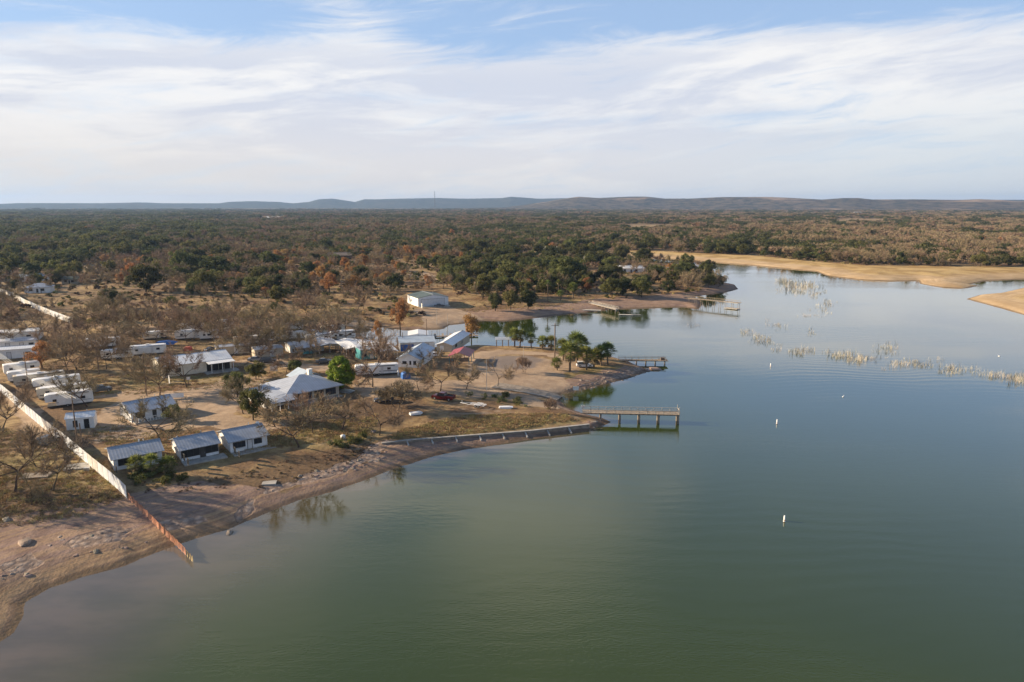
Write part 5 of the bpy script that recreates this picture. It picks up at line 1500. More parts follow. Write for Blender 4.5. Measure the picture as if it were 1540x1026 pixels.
# boat trailer behind the pickup
q = G(712, 611)
bt = thing('boat_trailer', 'empty white boat trailer hitched behind the red pickup', 'boat trailer', q, R(-24))
fr = MB()
for s in (-1, 1): fr.tube((-1.0, s * .75, .55), (3.2, s * .75, .5), .06, .06, 6); fr.tube((-1.0, s * .75, .55), (-3.6, 0, .5), .06, .06, 6)
for x in (-.8, .6, 2.0, 3.1): fr.tube((x, -.75, .53), (x, .75, .53), .05, .05, 6)
fr.build('frame', M['paintwhite'], bt)
for s in (-1, 1): MB().box(-.6, 3.3, s * .45 - .07, s * .45 + .07, .66, .76).build('bunk', M['paintwhite'], bt)
for x in (1.0, 1.8):
    for s in (-1, 1):
        wq = MB().tube((x, s * 1.1, .33), (x, s * .88, .33), .33, .33, 12).build('wheel', M['tyre'], bt); MB().tube((x, s * 1.12, .33), (x, s * 1.0, .33), .17, .17, 8).build('rim', M['metal'], wq)
for s in (-1, 1): MB().box(.6, 2.2, s * 1.0 - .13, s * 1.0 + .13, .7, .76).build('fender', M['paintwhite'], bt)
MB().box(-3.2, -3.0, -.06, .06, .5, 1.15).build('winch_post', M['metal'], bt)


# ------------------------------------------------------------------ fences and walls
def panel_fence(name, label, px, h, step=2.4, mats=('fw', 'fb', 'fw', 'fr'), seed=1):
    r = random.Random(seed)
    pts = [G(*p) for p in px]
    line = []
    for a, b_ in zip(pts, pts[1:]):
        n = max(1, int((b_ - a).length / step))
        line += [a.lerp(b_, k / n) for k in range(n)]
    line.append(pts[-1])
    o = thing(name, label, 'fence', pts[0])
    cr, cpm = None, None
    for a, b_ in zip(line, line[1:]):
        a = Vector((a.x, a.y, hz(a.x, a.y))); b_ = Vector((b_.x, b_.y, hz(b_.x, b_.y)))
        v = b_ - a; L = math.hypot(v.x, v.y); an = math.atan2(v.y, v.x)
        mb = MB(); n = int(L / 0.17)
        zz = v.z; tp = h + r.uniform(-.05, .05)
        for k in range(n):    # folded sheet: real corrugation
            x0, x1 = L * k / n, L * (k + 1) / n; y0, y1 = (.0, .03) if k % 2 else (.03, .0)
            mb.face((x0, y0, zz * k / n + 0.02), (x1, y1, zz * (k + 1) / n + 0.02), (x1, y1, zz * (k + 1) / n + tp), (x0, y0, zz * k / n + tp))
        p = mb.build('panel', M[r.choice(mats)], o); p.location = a - pts[0]; p.rotation_euler = (0, r.uniform(-.006, .006), an)
        ps = MB().box(-.04, .04, .04, .12, -.4, h - .1).build('post', M['pole'], o); ps.location = a - pts[0]; ps.rotation_euler = (0, 0, an)
    return o


panel_fence('metal_fence', 'tall white corrugated metal fence running down to the orange netting', [(-22, 575), (0, 589), (60, 640), (100, 671), (140, 706), (172, 732), (191, 750)], 2.3, 2.6, seed=3)
panel_fence('metal_fence', 'second white metal fence, higher up at left, ending among bare oaks', [(-30, 425), (0, 440), (20, 447), (40, 459), (62, 469), (85, 478), (110, 487)], 2.5, 4.5, ('fw', 'fw', 'fr'), seed=5)
# orange plastic net fence down the beach into the water
pts = [G(193, 751), G(215, 772), G(240, 797), G(262, 818), G(280, 836)]
pts.append(Vector((*flat(290, 846), 0)))
nf = thing('net_fence', 'sagging orange plastic net fence crossing the beach into the water', 'net fence', pts[0])
line = []
for a, b_ in zip(pts, pts[1:]): line += [a.lerp(b_, k / 3) for k in range(3)]
line.append(pts[-1])
for i, (a, b_) in enumerate(zip(line, line[1:])):
    a = a - pts[0]; b_ = b_ - pts[0]; v = b_ - a; side = Vector((-v.y, v.x, 0)).normalized()
    mb = MB(); nu, nv = 8, 8; hh = 1.25 if i < 12 else 1.0

    def P(u, w): return a + v * u + Vector((0, 0, 0.05 + hh * w * (1 - .14 * math.sin(math.pi * u)))) + side * (.12 * math.sin(math.pi * u) * math.sin(math.pi * w) + .05 * math.sin(7 * u + i))
    for k in range(nu):
        u0 = (k + .1) / nu; u1 = (k + .5) / nu
        for w in range(nv): mb.face(P(u0, w / nv), P(u1, w / nv), P(u1, (w + 1) / nv), P(u0, (w + 1) / nv))
    for w in range(nv):
        w0 = (w + .1) / nv; w1 = (w + .5) / nv
        for k in range(nu): mb.face(P(k / nu, w0) + side * .004, P((k + 1) / nu, w0) + side * .004, P((k + 1) / nu, w1) + side * .004, P(k / nu, w1) + side * .004)
    mb.build('net', M['orange'] if i < 12 else M['rustynet'], nf)
    MB().tube(a + Vector((0, 0, -.5)), a + Vector((0, 0, hh + .12)), .035, .03, 5).build('post', M['pole'], nf)

# seawall with leaning buttresses below the lawn
wp = [G(574, 664.5), G(620, 659.5), G(700, 651.5), G(800, 641.5), G(884, 632.5)]
wp = [Vector((flat(a, b_, 1.9)[0], flat(a, b_, 1.9)[1], 0)) for a, b_ in ((574, 665), (620, 660), (700, 652), (800, 642), (886, 632.5))]
sw = thing('seawall', 'long grey concrete seawall holding the lawn above the pink beach', 'seawall', wp[0])
mb = MB(); cp = MB(); acc = 0; butt = []
for a, b_ in zip(wp, wp[1:]):
    v = b_ - a; n_ = Vector((v.y, -v.x, 0)).normalized(); a0, b0 = a - wp[0], b_ - wp[0]
    def wallbox(mb_, y0, y1, za0, zb0, za1, zb1):
        k = len(mb_.v)
        for za, zb in ((za0, zb0), (za1, zb1)):
            for p, z in ((a0 + n_ * y0, za), (b0 + n_ * y0, zb), (b0 + n_ * y1, zb), (a0 + n_ * y1, za)): mb_.v.append((p.x, p.y, z))
        mb_.f += [tuple(k + i for i in q_) for q_ in ((3, 2, 1, 0), (4, 5, 6, 7), (0, 1, 5, 4), (1, 2, 6, 5), (2, 3, 7, 6), (3, 0, 4, 7))]
    ta, tb = [1.02 + 0.7 * float(sstep(np.array(-q_.x), -8, 24)) for q_ in (a, b_)]
    wallbox(mb, -.1, .3, -.6, -.6, ta, tb); wallbox(cp, -.22, .42, ta, tb, ta + .12, tb + .12)
    L = v.length
    while acc < L:
        butt.append((a + v.normalized() * acc, n_, v)); acc += 5.2
    acc -= L
mb.build('wall', M['oldconcrete'], sw); cp.build('coping', M['concrete'], sw)
for p, n_, v in butt[1:]:
    u = v.normalized() * .16; c = MB(); p0 = p - wp[0]
    hb = [p0 + n_ * .3 + Vector((0, 0, 0.95 + 0.7 * float(sstep(np.array(-p.x), -8, 24)))), p0 + n_ * 2.0 + Vector((0, 0, hz(*(p + n_ * 2.0).xy) + .15)), p0 + n_ * 2.0 + Vector((0, 0, -.3)), p0 + n_ * .3 + Vector((0, 0, -.3))]
    k = len(c.v); c.v += [tuple(q_ - u) for q_ in hb] + [tuple(q_ + u) for q_ in hb]
    c.f += [(0, 1, 2, 3), (7, 6, 5, 4), (0, 4, 5, 1), (1, 5, 6, 2), (2, 6, 7, 3), (3, 7, 4, 0)]
    c.build('buttress', M['concrete'], sw)


# ------------------------------------------------------------------ piers and docks
def pier(name, label, a, b, w, zd, npile, deck='wood', pile=0.16, rail=False, paired=True, end=False, cat='pier'):
    ax, ay = flat(*a, zd); bx, by = flat(*b, zd)
    L = math.hypot(bx - ax, by - ay); ang = math.atan2(by - ay, bx - ax)
    o = thing(name, label, cat, (ax, ay, 0), ang)
    dk = MB(); nb = int(L / .22)
    for k in range(nb): dk.box(L * k / nb, L * (k + .93) / nb, -w / 2, w / 2, zd - .06, zd)
    dk.build('deck', M[deck], o)
    for s in (-1, 1): MB().box(0, L, s * (w / 2 - .2) - .06, s * (w / 2 - .2) + .06, zd - .34, zd - .062).build('beam', M['wood'], o)
    for k in range(npile):
        x = L * (k + 1) / npile - .25
        for s in ((-1, 1) if paired else (-1, 1)):
            MB().tube((x, s * (w / 2 - .2), -3), (x, s * (w / 2 - .2), zd - .063), pile, pile * .92, 8).build('pile', M['oldconcrete' if pile > .2 else 'wood'], o)
    if rail:
        for s in (-1, 1):
            r_ = MB().box(0, L, s * w / 2 - .03, s * w / 2 + .03, zd + .95, zd + 1.03); r_.box(0, L, s * w / 2 - .02, s * w / 2 + .02, zd + .5, zd + .55)
            r_.build('handrail', M[rail], o)
        n = max(3, int(L / 2.0))
        ps = 0
        for k in range(n + 1):
            for s in (-1, 1): MB().box(L * k / n - .04, L * k / n + .04, s * w / 2 - .04, s * w / 2 + .04, zd + .002, zd + .95).build('rail_post', M[rail], o)
    return o, L


pa, L = pier('fishing_pier', 'broad wooden fishing pier on four pairs of concrete piles beside the seawall', (876, 618.5), (1021, 621.5), 2.6, 2.2, 5, 'wood', 0.22)
for s in (-1, 1):
    r_ = MB().box(0, L, s * 1.3 - .045, s * 1.3 + .045, 3.0, 3.1); r_.box(0, L, s * 1.3 - .03, s * 1.3 + .03, 2.55, 2.62); r_.build('handrail', M['palewood'], pa)
    for k in range(13): MB().box(L * k / 12 - .05, L * k / 12 + .05, s * 1.3 - .05, s * 1.3 + .05, 2.202, 3.0).build('rail_post', M['palewood'], pa)
MB().box(L - .06, L + .02, -1.3, 1.3, 2.95, 3.06).build('gate_rail', M['palewood'], pa)
for s in (-1, 1): MB().box(L - .2, L - .05, s * 1.2 - .07, s * 1.2 + .07, 2.2, 3.9).build('gate_post', M['palewood'], pa)
pb, L = pier('wooden_dock', 'low wooden dock with dark handrails off the tip of the palm peninsula', (930, 541), (1001, 541.5), 1.8, 1.3, 5, 'wood', 0.12, 'wood')
MB().box(L - 2.4, L + .6, -1.6, 1.6, 1.16, 1.298).build('platform', M['wood'], pb)
bx_ = MB(); bx_.box(L - 1.6, L - .4, -.5, .5, 1.302, 2.1); bx_.build('bench', M['brownwall'], pb)
pc, L = pier('slender_pier', 'long slender pier on many thin posts ending in a pale deck, across the inlet', (1030, 447), (1112, 455.5), 2.2, 3.4, 9, 'wood', 0.10)
MB().box(L - 7.5, L + .3, -2.2, 2.2, 3.28, 3.396).build('wide_deck', M['palewood'], pc)
for s in (-1, 1):
    MB().box(0, L, s * 1.1 - .03, s * 1.1 + .03, 4.3, 4.38).build('handrail', M['wood'], pc)
    for k in range(14): MB().box(L * k / 13 - .03, L * k / 13 + .03, s * 1.1 - .03, s * 1.1 + .03, 3.402, 4.3).build('rail_post', M['wood'], pc)
mb = MB().box(L - 7, L - .2, -2.1, 2.1, .25, .4); mb.build('float_platform', M['palewood'], pc)
pd, L = pier('stair_dock', 'pale wooden walkway with railings stepping down the bank to the inlet', (888, 455.5), (928, 465), 2.0, 2.0, 4, 'palewood', 0.12, 'palewood')
fd = thing('floating_dock', 'small white floating dock at the foot of the stair walkway', 'dock', (*flat(941, 474.5), 0), R(-8))
MB().box(-3.2, 3.2, -1.0, 1.0, .15, .42).build('deck', M['palewood'], fd); MB().box(2.2, 6.8, .3, .9, .18, .4).build('finger', M['palewood'], fd)
for x in (-2.8, 2.8): MB().tube((x, -.8, -2), (x, -.8, 1.5), .09, .09, 6).build('post', M['metal'], fd)
fd = thing('floating_dock', 'low pale dock section lying on the bank left of the stair walkway', 'dock', G(888, 464.5), R(-12))
MB().box(-5, 5, -1.2, 1.2, .2, .5).build('deck', M['palewood'], fd); [MB().box(x, x + .3, -1.1, 1.1, -.3, .2).build('skid', M['wood'], fd) for x in (-4, 3.6)]
dkx = thing('basin_dock', 'weathered narrow dock with thin posts in the still basin water', 'dock', (*flat(684, 507), 0), R(6))
MB().box(-9, 9, -.9, .9, .3, .5).build('deck', M['wood'], dkx)
for k in range(6): MB().box(-8 + k * 3.0, -7.2 + k * 3.0, .9, 6.0, .28, .45).build('finger', M['wood'], dkx)
for k in range(7): MB().tube((-8.8 + k * 2.9, 1.2, -2), (-8.8 + k * 2.9, 1.2, 2.6), .09, .08, 6).build('pile', M['palewood'], dkx)
rmp = thing('boat_ramp', 'concrete boat ramp slab sliding into the cove right of the seawall lawn', 'boat ramp', G(790, 592), 0)
a_, b_ = G(745, 580), Vector((*flat(842, 601), 0.0)); v = b_ - a_; mb = MB(); s_ = Vector((-v.y, v.x, 0)).normalized() * 2.6; o_ = Vector(rmp.location)
k0 = [a_ - s_, b_ - s_, b_ + s_, a_ + s_]
n = 10
for i in range(n):
    pa_, pb_ = a_.lerp(b_, i / n), a_.lerp(b_, (i + .985) / n)
    quad = []
    for p_, sg in ((pa_, -1), (pb_, -1), (pb_, 1), (pa_, 1)):
        g = p_ + s_ * sg; quad.append((g.x - o_.x, g.y - o_.y, max(hz(g.x, g.y), 0.02) + .14 - o_.z))
    slab(mb, quad, .16)
mb.build('slab', M['oldconcrete'], rmp)
for sg in (-1,):
    kb = MB()
    for i in range(n):
        p0 = a_.lerp(b_, i / n) + s_ * sg * 1.04; p1 = a_.lerp(b_, (i + 1) / n) + s_ * sg * 1.04
        kb.tube(Vector((p0.x - o_.x, p0.y - o_.y, hz(*p0.xy) + .3 - o_.z)), Vector((p1.x - o_.x, p1.y - o_.y, max(hz(*p1.xy), 0) + .3 - o_.z)), .16, .16, 4)
    kb.build('kerb', M['concrete'], rmp)

# ------------------------------------------------------------------ poles, signs, buoys, small things
def pole(name, label, px, py, h, cross=True, rad=.14, cat='utility pole', mat='pole'):
    q = G(px, py); o = thing(name, label, cat, q, R(rnd.uniform(-30, 30)))
    MB().tube((0, 0, -.5), (0, 0, h), rad, rad * .7, 8).build('shaft', M[mat], o)
    if cross:
        MB().box(-1.1, 1.1, -.06, .06, h - .7, h - .58).build('crossarm', M[mat], o)
        for x in (-1.0, -.5, .5, 1.0): MB().tube((x, 0, h - .58), (x, 0, h - .4), .05, .04, 6).build('insulator', M['metal'], o)
    return o, q


pl1, q1 = pole('utility_pole', 'slim utility pole rising beside the white fence near the small shed, left one', 118, 678, 11.0, False)
pl2, q2 = pole('utility_pole', 'shorter pole just right of the slim utility pole at the white fence', 126, 690, 7.0, False)
pl3, q3 = pole('utility_pole', 'utility pole with crossarm on the peninsula among the palms', 834, 553, 13.5, True, .22)
pole('utility_pole', 'thin pole in front of the covered boat slips', 606, 526, 6.0, False)
pole('utility_pole', 'pole at the water edge right of the blue roofed store', 642, 516, 9.0, False)
pole('utility_pole', 'pale pole standing on the bare bank across the basin', 657, 488, 6.0, False, .1, mat='palewood')
pole('utility_pole', 'pale pole right of the first one across the basin', 673, 486, 5.0, False, .1, mat='palewood')
pole('utility_pole', 'dark utility pole left of the hall before the white camper', 149, 562, 10, True)
pole('utility_pole', 'tall dark pole before the hall gable by two bare oaks', 221, 596, 10.5, True)
pole('utility_pole', 'pole among the campers at the upper fence row', 43, 583, 9.5, True)
pole('flag_pole', 'thin pale flag pole by the boat ramp near the yellow green palm', 732, 588, 8.5, False, .07, 'pole', 'metal')
pole('flag_pole', 'thin pale pole standing by the dark gravel loop', 787, 556, 7.5, False, .06, 'pole', 'palewood')
tw = thing('radio_mast', 'very distant thin radio mast on the horizon', 'mast', (0, 0, 0))
dm = ray(654, 310); k = 6800 / dm[1]; tw.location = (dm[0] * k, 6800, 8)
mb = MB()
for i in range(3):
    a = 2.094 * i; mb.tube((2.5 * math.cos(a), 2.5 * math.sin(a), -20), (2.0 * math.cos(a), 2.0 * math.sin(a), 165), 1.0, 0.9, 5)
for z in range(0, 165, 10):
    for i in range(3):
        a, b_ = 2.094 * i, 2.094 * (i + 1); mb.tube((2.3 * math.cos(a), 2.3 * math.sin(a), z), (2.3 * math.cos(b_), 2.3 * math.sin(b_), z + 10), .4, .4, 4)
mb.build('lattice', M['trim'], tw)
# sagging wires from the fence pole up the row
wires = thing('power_line', 'thin power lines sagging over the upper camper row at left', 'power line', q1)
for off in (-.8, 0, .8):
    mb = MB(); e0 = Vector((off, 0, 10.6)); e1 = G(-40, 540) + Vector((off, 0, 9.0)) - q1
    pr0 = None
    for i in range(15):
        f = i / 14; p_ = e0.lerp(e1, f) - Vector((0, 0, 4 * f * (1 - f) * 1.5))
        if pr0 is not None: mb.tube(pr0, p_, .022, .022, 3, cap=False)
        pr0 = p_
    mb.build('wire', M['metal'], wires)


def sign(label, px, py, w, h, zb, mat, ang=0, posts=2):
    q = G(px, py); o = thing('sign_board', label, 'sign', q, R(ang))
    MB().box(-w / 2, w / 2, -.03, .03, zb, zb + h).build('board', M[mat], o)
    for x in ((-w * .4, w * .4) if posts == 2 else (0,)): MB().box(x - .05, x + .05, .032, .12, -.4, zb + h).build('post', M['wood'], o)


sign('white and red board sign at the cove edge of the peninsula', 866, 592, 1.5, 1.1, .9, 'white', -10)
sign('small white sign on a post at the shore end of the broad pier', 877, 622, 1.0, .5, 1.6, 'white', 0, 1)
sign('small white sign on a post in front of the long hall', 284, 578, .9, .8, 1.2, 'white', 10, 1)
sign('white panel fence section behind the white cottage', 262, 600, 4.5, 1.1, .3, 'white', 12)
sign('pale grey board left of the low evergreen behind the lodge', 412, 560, 2.0, 1.6, .3, 'white', 5)
for px, py, lb, sc in ((1179.5, 784, 'largest white buoy, nearest, alone on the green water', 1.0), (1168.5, 637, 'middle white buoy with an orange collar', 1.0), (1159, 551, 'farthest white buoy before the drowned brush', 1.0)):
    b_ = thing('marker_buoy', lb, 'buoy', (*flat(px, py), 0))
    b_.scale = (.68, .68, .68)
    MB().lathe([(.30, -.5), (.32, .0), (.20, .12), (.20, 1.30), (.15, 1.42), (.03, 1.47)], 12).build('float', M['buoywhite'], b_, True)
    MB().lathe([(.215, .16), (.215, .34)], 12).build('collar', M['buoyorange'], b_)
for px, py, lb in ((1268, 597, 'white water bird floating far out on the blue water'), (1503, 536, 'white water bird near the right edge by the brush line')):
    b_ = thing('water_bird', lb, 'bird', (*flat(px, py), 0), rnd.uniform(0, 6))
    b_.scale = (.65, .65, .65)
    mb = MB(); mb.lathe([(.02, -.1), (.26, -.04), (.34, .08), (.26, .22), (.05, .3)], 10); mb.v = [(x * 1.7, y, z) for x, y, z in mb.v]
    mb.tube((.45, 0, .15), (.62, 0, .55), .1, .07, 6); mb.tube((.6, 0, .52), (.9, 0, .5), .09, .03, 6)
    mb.build('body', M['buoywhite'], b_, True)
# concrete slabs and odds outside the fence
for px, py, w, d, ang, mt, lb in ((118, 702, 4.2, 3.2, 20, 'concrete', 'square pale concrete slab outside the white fence'), (54, 716, 4.5, 2.4, 12, 'oldconcrete', 'broken concrete slab between the two oaks outside the fence'), (405, 727, 2.4, 1.6, 10, 'concrete', 'flat grey slab on the beach below the cabins'),
                                (131, 708, 0.9, .6, 10, 'metal', 'small grey utility box beside the square slab')):
    q = G(px, py); o = tag(MB().box(-w / 2, w / 2, -d / 2, d / 2, -.3, .18 if 'box' not in lb else .6).build('concrete_slab' if 'box' not in lb else 'utility_box', M[mt]), lb, 'slab' if 'box' not in lb else 'box')
    o.location = q; o.rotation_euler = (0, 0, R(ang))
bl = thing('covered_boat', 'boat on its trailer under a bright blue tarp beside a bare oak', 'boat', G(250, 520), R(8))
MB().extr([(-3.4, .9), (-2.8, .5), (2.6, .5), (3.6, 1.1), (2.2, 1.5), (.5, 1.75), (-2.6, 1.5)], -1.1, 1.1).build('tarp', M['bluetarp'], bl)
for x in (-1, 0): MB().tube((x, -1.15, .3), (x, -.9, .3), .3, .3, 10).build('wheel', M['tyre'], bl)
for px, py, w, d, h, mt, nm, lb in ((610, 569, 2.2, 2.0, 1.8, 'bluetarp', 'tarped_crate', 'blue tarped crate beside the long white trailer'), (283, 527, 2.6, 1.6, 1.2, 'redthing', 'covered_mower', 'red covered machine behind the long hall roof'), (334, 545, .8, .8, 1.3, 'redthing', 'gas_bottle', 'red tank at the right end of the long hall'),
                                  (599, 566, .5, .5, 1.7, 'white', 'propane_tank', 'thin white tank between long trailer and blue crate'), (625, 623, 1.4, .7, .5, 'paintwhite', 'upturned_boat', 'small white upturned skiff on the lawn above the seawall'), (760, 614, 1.6, .6, .45, 'paintwhite', 'upturned_boat', 'pale skiff on the lawn near the boat ramp'),
                                  (516, 660, 1.0, .7, .9, 'white', 'water_tank', 'white tank by green bushes above the beach'), (408, 615, 1.0, .8, .9, 'white', 'laundry_heap', 'white covered heap at the lodge porch corner'), (522, 590, 1.7, .9, .6, 'paintsilver', 'upturned_boat', 'grey skiff lying right of the lodge')):
    q = G(px, py); o = thing(nm, lb, nm.replace('_', ' '), q, R(rnd.uniform(-30, 30)))
    if 'boat' in nm: MB().extr([(-w, 0), (w * .8, 0), (w * 1.15, h * .7), (w * .6, h), (-w * .9, h)], -d, d).build('hull', M[mt], o)
    elif 'tank' in nm or 'bottle' in nm: MB().lathe([(w * .5, 0), (w * .5, h * .85), (w * .25, h), (.02, h * 1.02)], 12).build('body', M[mt], o, True); MB().lathe([(.06, h), (.06, h * 1.1)], 6).build('valve', M['metal'], o)
    else: MB().extr([(-w / 2, 0), (w / 2, 0), (w * .46, h * .85), (w * .2, h), (-w * .3, h * .95), (-w * .48, h * .7)], -d / 2, d / 2).build('cover', M[mt], o)
lb_ = thing('sawn_limb', 'sawn leaning oak limb with a pale cut end below the lodge', 'limb', G(514, 646), R(15))
MB().tube((0, 0, -.2), (.9, .1, 2.4), .22, .16, 7).build('stem', M['bark'], lb_); MB().tube((.85, .1, 2.3), (3.6, .3, 2.9), .14, .08, 6).build('bough', M['twig_pale'], lb_)

# ------------------------------------------------------------------ drowned brush standing in the lake
def reed_mesh(seed, n, rx, ry, h):
    r = np.random.default_rng(seed); V = []
    for i in range(n):
        a, k = r.random() * 6.28, math.sqrt(r.random()); x, y = rx * k * math.cos(a), ry * k * math.sin(a)
        hh = h * r.uniform(.35, 1.0) * (1 - .4 * k); lx, ly = r.normal(0, .22, 2); w = .034; b_ = r.random() * 6.28
        for q_ in range(1 if r.random() < .5 else 3):
            l2 = r.normal(0, .3, 2) * (q_ > 0); z0 = 0 if q_ == 0 else hh * r.uniform(.2, .5)
            V += [(x + w * math.cos(b_), y + w * math.sin(b_), z0 - .2), (x - w * math.cos(b_), y - w * math.sin(b_), z0 - .2), (x + (lx + l2[0]) * hh, y + (ly + l2[1]) * hh, z0 + (hh - z0 * .4))]
    return fast_mesh('stalks', V, np.arange(len(V)).reshape(-1, 3), M['reed'])


REED = [reed_mesh(q_, n, rx, ry, h) for q_, n, rx, ry, h in ((1, 15, 1.6, 1.3, 2.6), (2, 8, 1.0, .9, 2.2), (3, 20, 2.6, 1.5, 2.8), (4, 11, 2.0, 1.2, 2.0))]
RB = [(1185, 428, 16, 9, 26, 2.3), (1205, 432, 18, 9, 30, 2.4), (1225, 440, 12, 8, 14, 1.7), (1250, 457, 10, 6, 10, 1.3), (1235, 466, 12, 6, 8, 1.0), (1210, 475, 26, 3, 10, .8), (1166, 490, 14, 6, 8, 1.1), (1122, 501, 9, 5, 8, 1.2), (1145, 508, 11, 6, 12, 1.3),
      (1223, 502, 6, 5, 5, 1.2), (1045, 490, 10, 5, 4, 1.0), (1168, 524, 9, 5, 6, 1.0), (1205, 530, 18, 6, 14, 1.2), (1265, 536, 18, 7, 18, 1.3), (1285, 541, 14, 7, 14, 1.3), (1310, 538, 10, 6, 6, 1.1), (1335, 526, 16, 9, 14, 1.1), (1350, 548, 14, 8, 14, 1.1),
      (1390, 548, 26, 6, 20, 1.1), (1440, 556, 26, 6, 18, 1.0), (1425, 562, 16, 4, 6, .8), (1500, 565, 24, 6, 18, 1.1), (1530, 570, 20, 7, 16, 1.3)]
nre = 0
for px, py, sx, sy, n, sc in RB:
    for _ in range(n):
        x, y = flat(px + rnd.gauss(0, sx * .6), py + rnd.gauss(0, sy * .55))
        i = rnd.randrange(4); s = sc * rnd.uniform(.45, 1.0)
        o = bpy.data.objects.new('drowned_shrub', REED[i]); COL.objects.link(o)
        o.location = (x, y, 0); o.rotation_euler = (0, 0, rnd.uniform(0, 6.28)); o.scale = (s * rnd.uniform(.7, 1.4), s * rnd.uniform(.7, 1.3), s * rnd.uniform(.6, 1.3))
        tag(o, 'pale dead drowned shrub standing in the shallow lake', 'shrub', 'drowned shrubs in the lake')

# ------------------------------------------------------------------ rocks, brush, dry grass
def rock_mesh(seed, mat, flat_=0.6):
    import bmesh
    bm = bmesh.new(); bmesh.ops.create_icosphere(bm, subdivisions=2, radius=.5); r = random.Random(seed)
    ph = [r.uniform(0, 6) for _ in range(6)]
    for v in bm.verts:
        c = v.co.copy(); k = 1 + .22 * math.sin(4 * c.x * 2 + ph[0]) * math.cos(5 * c.y + ph[1]) + .18 * math.sin(6 * c.z + ph[2] + 3 * c.x)
        v.co = Vector((c.x * k * 1.2, c.y * k, max(c.z * k * flat_, -.18)))
    me_ = bpy.data.meshes.new('rock'); bm.to_mesh(me_); bm.free(); me_.materials.append(M[mat]); return me_


ROCKM = [rock_mesh(s, m_) for s, m_ in ((1, 'rock'), (2, 'rockpink'), (3, 'rock'), (4, 'rockpink'))]


def fill(polys, n, zpl, smin, smax, pw=2.0, mind=-99):
    X, Y, S = [], [], []
    for p, k in zip(polys, n):
        w = np.array(pxpoly(p, zpl)); lo, hi = w.min(0), w.max(0); got = 0; tries = 0
        while got < k and tries < 40:
            xy = nrg.uniform(lo, hi, (max(k * 2, 40), 2)); ins = poly_sd(xy[:, 0], xy[:, 1], w) < 0
            xy = xy[ins][:k - got]; X += list(xy[:, 0]); Y += list(xy[:, 1]); got += len(xy); tries += 1
    X = np.array(X); Y = np.array(Y); d = shore_d(X, Y); k = d > mind; X, Y, d = X[k], Y[k], d[k]
    s = smin + (smax - smin) * nrg.random(len(X)) ** pw
    return X, Y, height(X, Y, d), s


RIP = [[(846, 590), (872, 585), (909, 575), (943, 566), (972, 556), (966, 548), (930, 556), (880, 570), (850, 578)], [(968, 552), (990, 555), (985, 558), (970, 560)], [(885, 632), (918, 632), (924, 638), (905, 643), (885, 642)],
       [(760, 590), (836, 606), (840, 612), (800, 603), (755, 596)], [(1085, 410), (1108, 428), (1115, 437), (1095, 438), (1080, 425)], [(1030, 458), (1056, 460), (1052, 466), (985, 465)], [(500, 705), (545, 688), (570, 668), (590, 664), (575, 690), (520, 712)],
       [(430, 722), (545, 690), (548, 698), (440, 735), (398, 740)], [(60, 835), (100, 805), (235, 790), (250, 802), (200, 822), (110, 838)], [(0, 868), (50, 845), (40, 870), (0, 885)], [(340, 800), (360, 793), (352, 800), (338, 804)]]
X, Y, Z, S = fill(RIP, [260, 14, 50, 60, 40, 60, 80, 30, 40, 12, 6], 1.0, .2, .85, 2.6)
scatter('shore_rocks', ROCKM, X, Y, Z - .05, np.stack([S * nrg.uniform(.8, 1.5, len(S)), S, S * nrg.uniform(.6, 1.0, len(S))], 1))
for px, py, s, lb in ((985, 554, 2.6, 'brown boulder islet in the water off the peninsula tip'), (974, 556, 1.6, 'small boulder nearer the peninsula tip'), (12, 799, 1.1, 'dark round bush like boulder on the left beach'), (40, 830, 1.6, 'pinkish flat boulder on the left beach'), (345, 799, 1.1, 'lone flat boulder at the waterline right of the netting'), (562, 660, 1.2, 'white streaked boulder at the left end of the seawall')):
    x, y = flat(px, py, .3); o = bpy.data.objects.new('boulder', ROCKM[1 if 'pink' in lb or 'brown' in lb else 0]); COL.objects.link(o)
    o.location = (x, y, max(hz(x, y), 0) + .05); o.scale = (s * 1.2, s, s * .8); o.rotation_euler = (0, 0, rnd.uniform(0, 6)); tag(o, lb, 'boulder')


def tuft_mesh(seed, n, rad, h, mat, w=.03):
    r = np.random.default_rng(seed); V = []
    for i in range(n):
        a, k = r.random() * 6.28, r.random() ** .7 * rad; x, y = k * math.cos(a), k * math.sin(a); hh = h * r.uniform(.4, 1); l = r.normal(0, .35, 2) + np.array([x, y]) / rad * .3; b_ = r.random() * 3.14
        V += [(x + w * math.cos(b_), y + w * math.sin(b_), -.05), (x - w * math.cos(b_), y - w * math.sin(b_), -.05), (x + l[0] * hh, y + l[1] * hh, hh)]
    return fast_mesh('tuft', V, np.arange(len(V)).reshape(-1, 3), M[mat])


def bushm(seed, mat, n=420, size=.16):
    c, rr, r = crown_clumps(seed, 1.2, 1.8, .0, 12, .4); V, F = leaf_cards(r, c, rr, n, size); return fast_mesh('bush', V, F, M[mat])


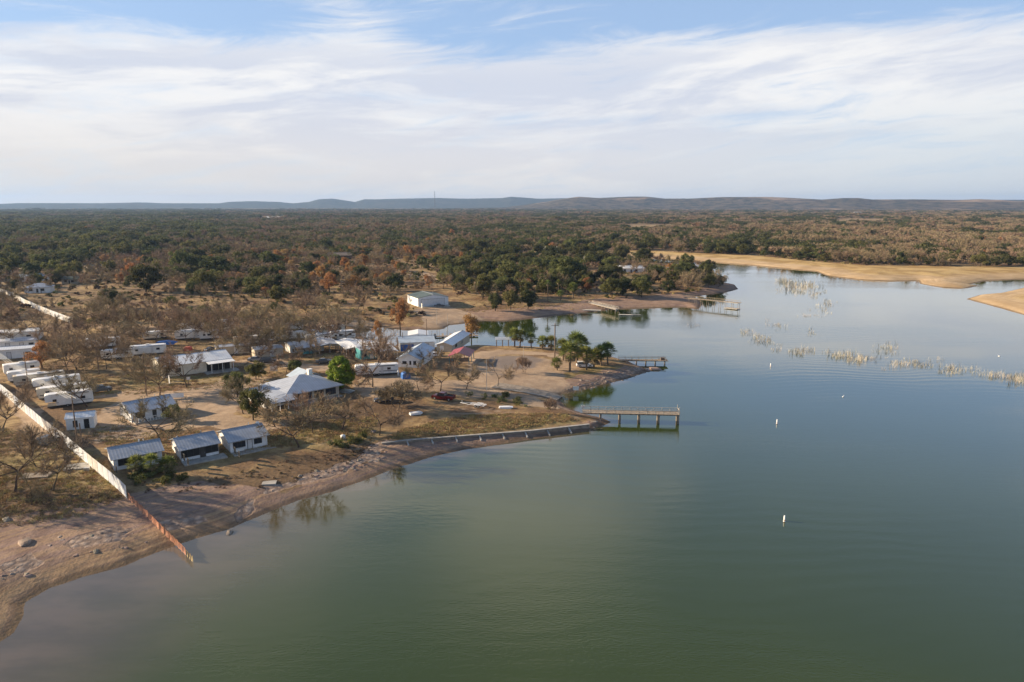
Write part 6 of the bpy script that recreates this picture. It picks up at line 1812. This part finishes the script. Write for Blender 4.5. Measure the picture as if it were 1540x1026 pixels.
BANK = [[(200, 728), (320, 715), (430, 690), (500, 675), (560, 660), (560, 676), (520, 698), (440, 716), (395, 730), (290, 736), (210, 745)], [(500, 680), (560, 655), (570, 665), (520, 690)], [(30, 750), (180, 742), (190, 752), (60, 775)]]
X, Y, Z, S = fill(BANK, [150, 50, 60], 2.2, .15, .5, 1.5, 2)
scatter('bank_brush', [bushm(5, 'brush', 260, .2), bushm(6, 'brush', 300, .17), tuft_mesh(7, 70, .6, .8, 'brush')], X, Y, Z, np.stack([S, S, S * .8], 1))
GR = [[(-20, 640), (150, 690), (190, 745), (100, 775), (-20, 790)], [(300, 690), (560, 650), (570, 620), (430, 640), (330, 670)], [(580, 655), (880, 628), (850, 615), (700, 620), (600, 640)], [(130, 565), (340, 560), (345, 585), (130, 600)], [(120, 640), (300, 650), (300, 690), (200, 700)],
      [(340, 560), (560, 560), (560, 580), (360, 600)], [(0, 500), (400, 500), (560, 540), (300, 560), (0, 560)], [(0, 440), (600, 440), (640, 480), (400, 500), (0, 500)], [(680, 440), (900, 440), (900, 460), (700, 468)]]
X, Y, Z, S = fill(GR, [1500, 1100, 1700, 700, 500, 500, 1500, 3000, 900], 2.6, .3, 1.0, 1.6, 5)
scatter('dry_grass', [tuft_mesh(11, 40, .5, .45, 'grasstuft', .04), tuft_mesh(12, 50, .8, .35, 'grasstuft', .045), tuft_mesh(13, 36, .5, .5, 'grasstuft', .035)], X, Y, Z, np.stack([S * 1.5, S * 1.5, S], 1))
X, Y, Z, S = fill([[(505, 660), (545, 650), (556, 655), (520, 668), (490, 668)], [(190, 700), (280, 712), (270, 722), (200, 728)], [(690, 595), (760, 590), (840, 608), (780, 606)]], [26, 40, 26], 2.6, .5, 1.2)
scatter('green_weeds', [bushm(21, 'weed'), bushm(22, 'oakleaf')], X, Y, Z, np.stack([S, S, S], 1))
# scrub between the trees of the woods
SC_ = []
x = nrg.uniform(-420, 330, 6000); y = nrg.uniform(215, 640, 6000); d = shore_d(x, y)
k = (d > 6) & (np.abs(np.arctan2(x, y)) < R(45)) & (poly_sd(x, y, TREELESS) > -2)
for q_ in SANDP: k &= poly_sd(x, y, q_) > -1
x, y, d = x[k], y[k], d[k]; s = nrg.uniform(.6, 1.9, len(x))
scatter('woodland_scrub', [bushm(31, 'brush', 300, .3), bushm(32, 'grasstuft', 240, .28), bushm(33, 'grasstuft', 300, .26), bushm(34, 'oakleaf', 300, .3)], x, y, height(x, y, d), np.stack([s, s, s * .8], 1))
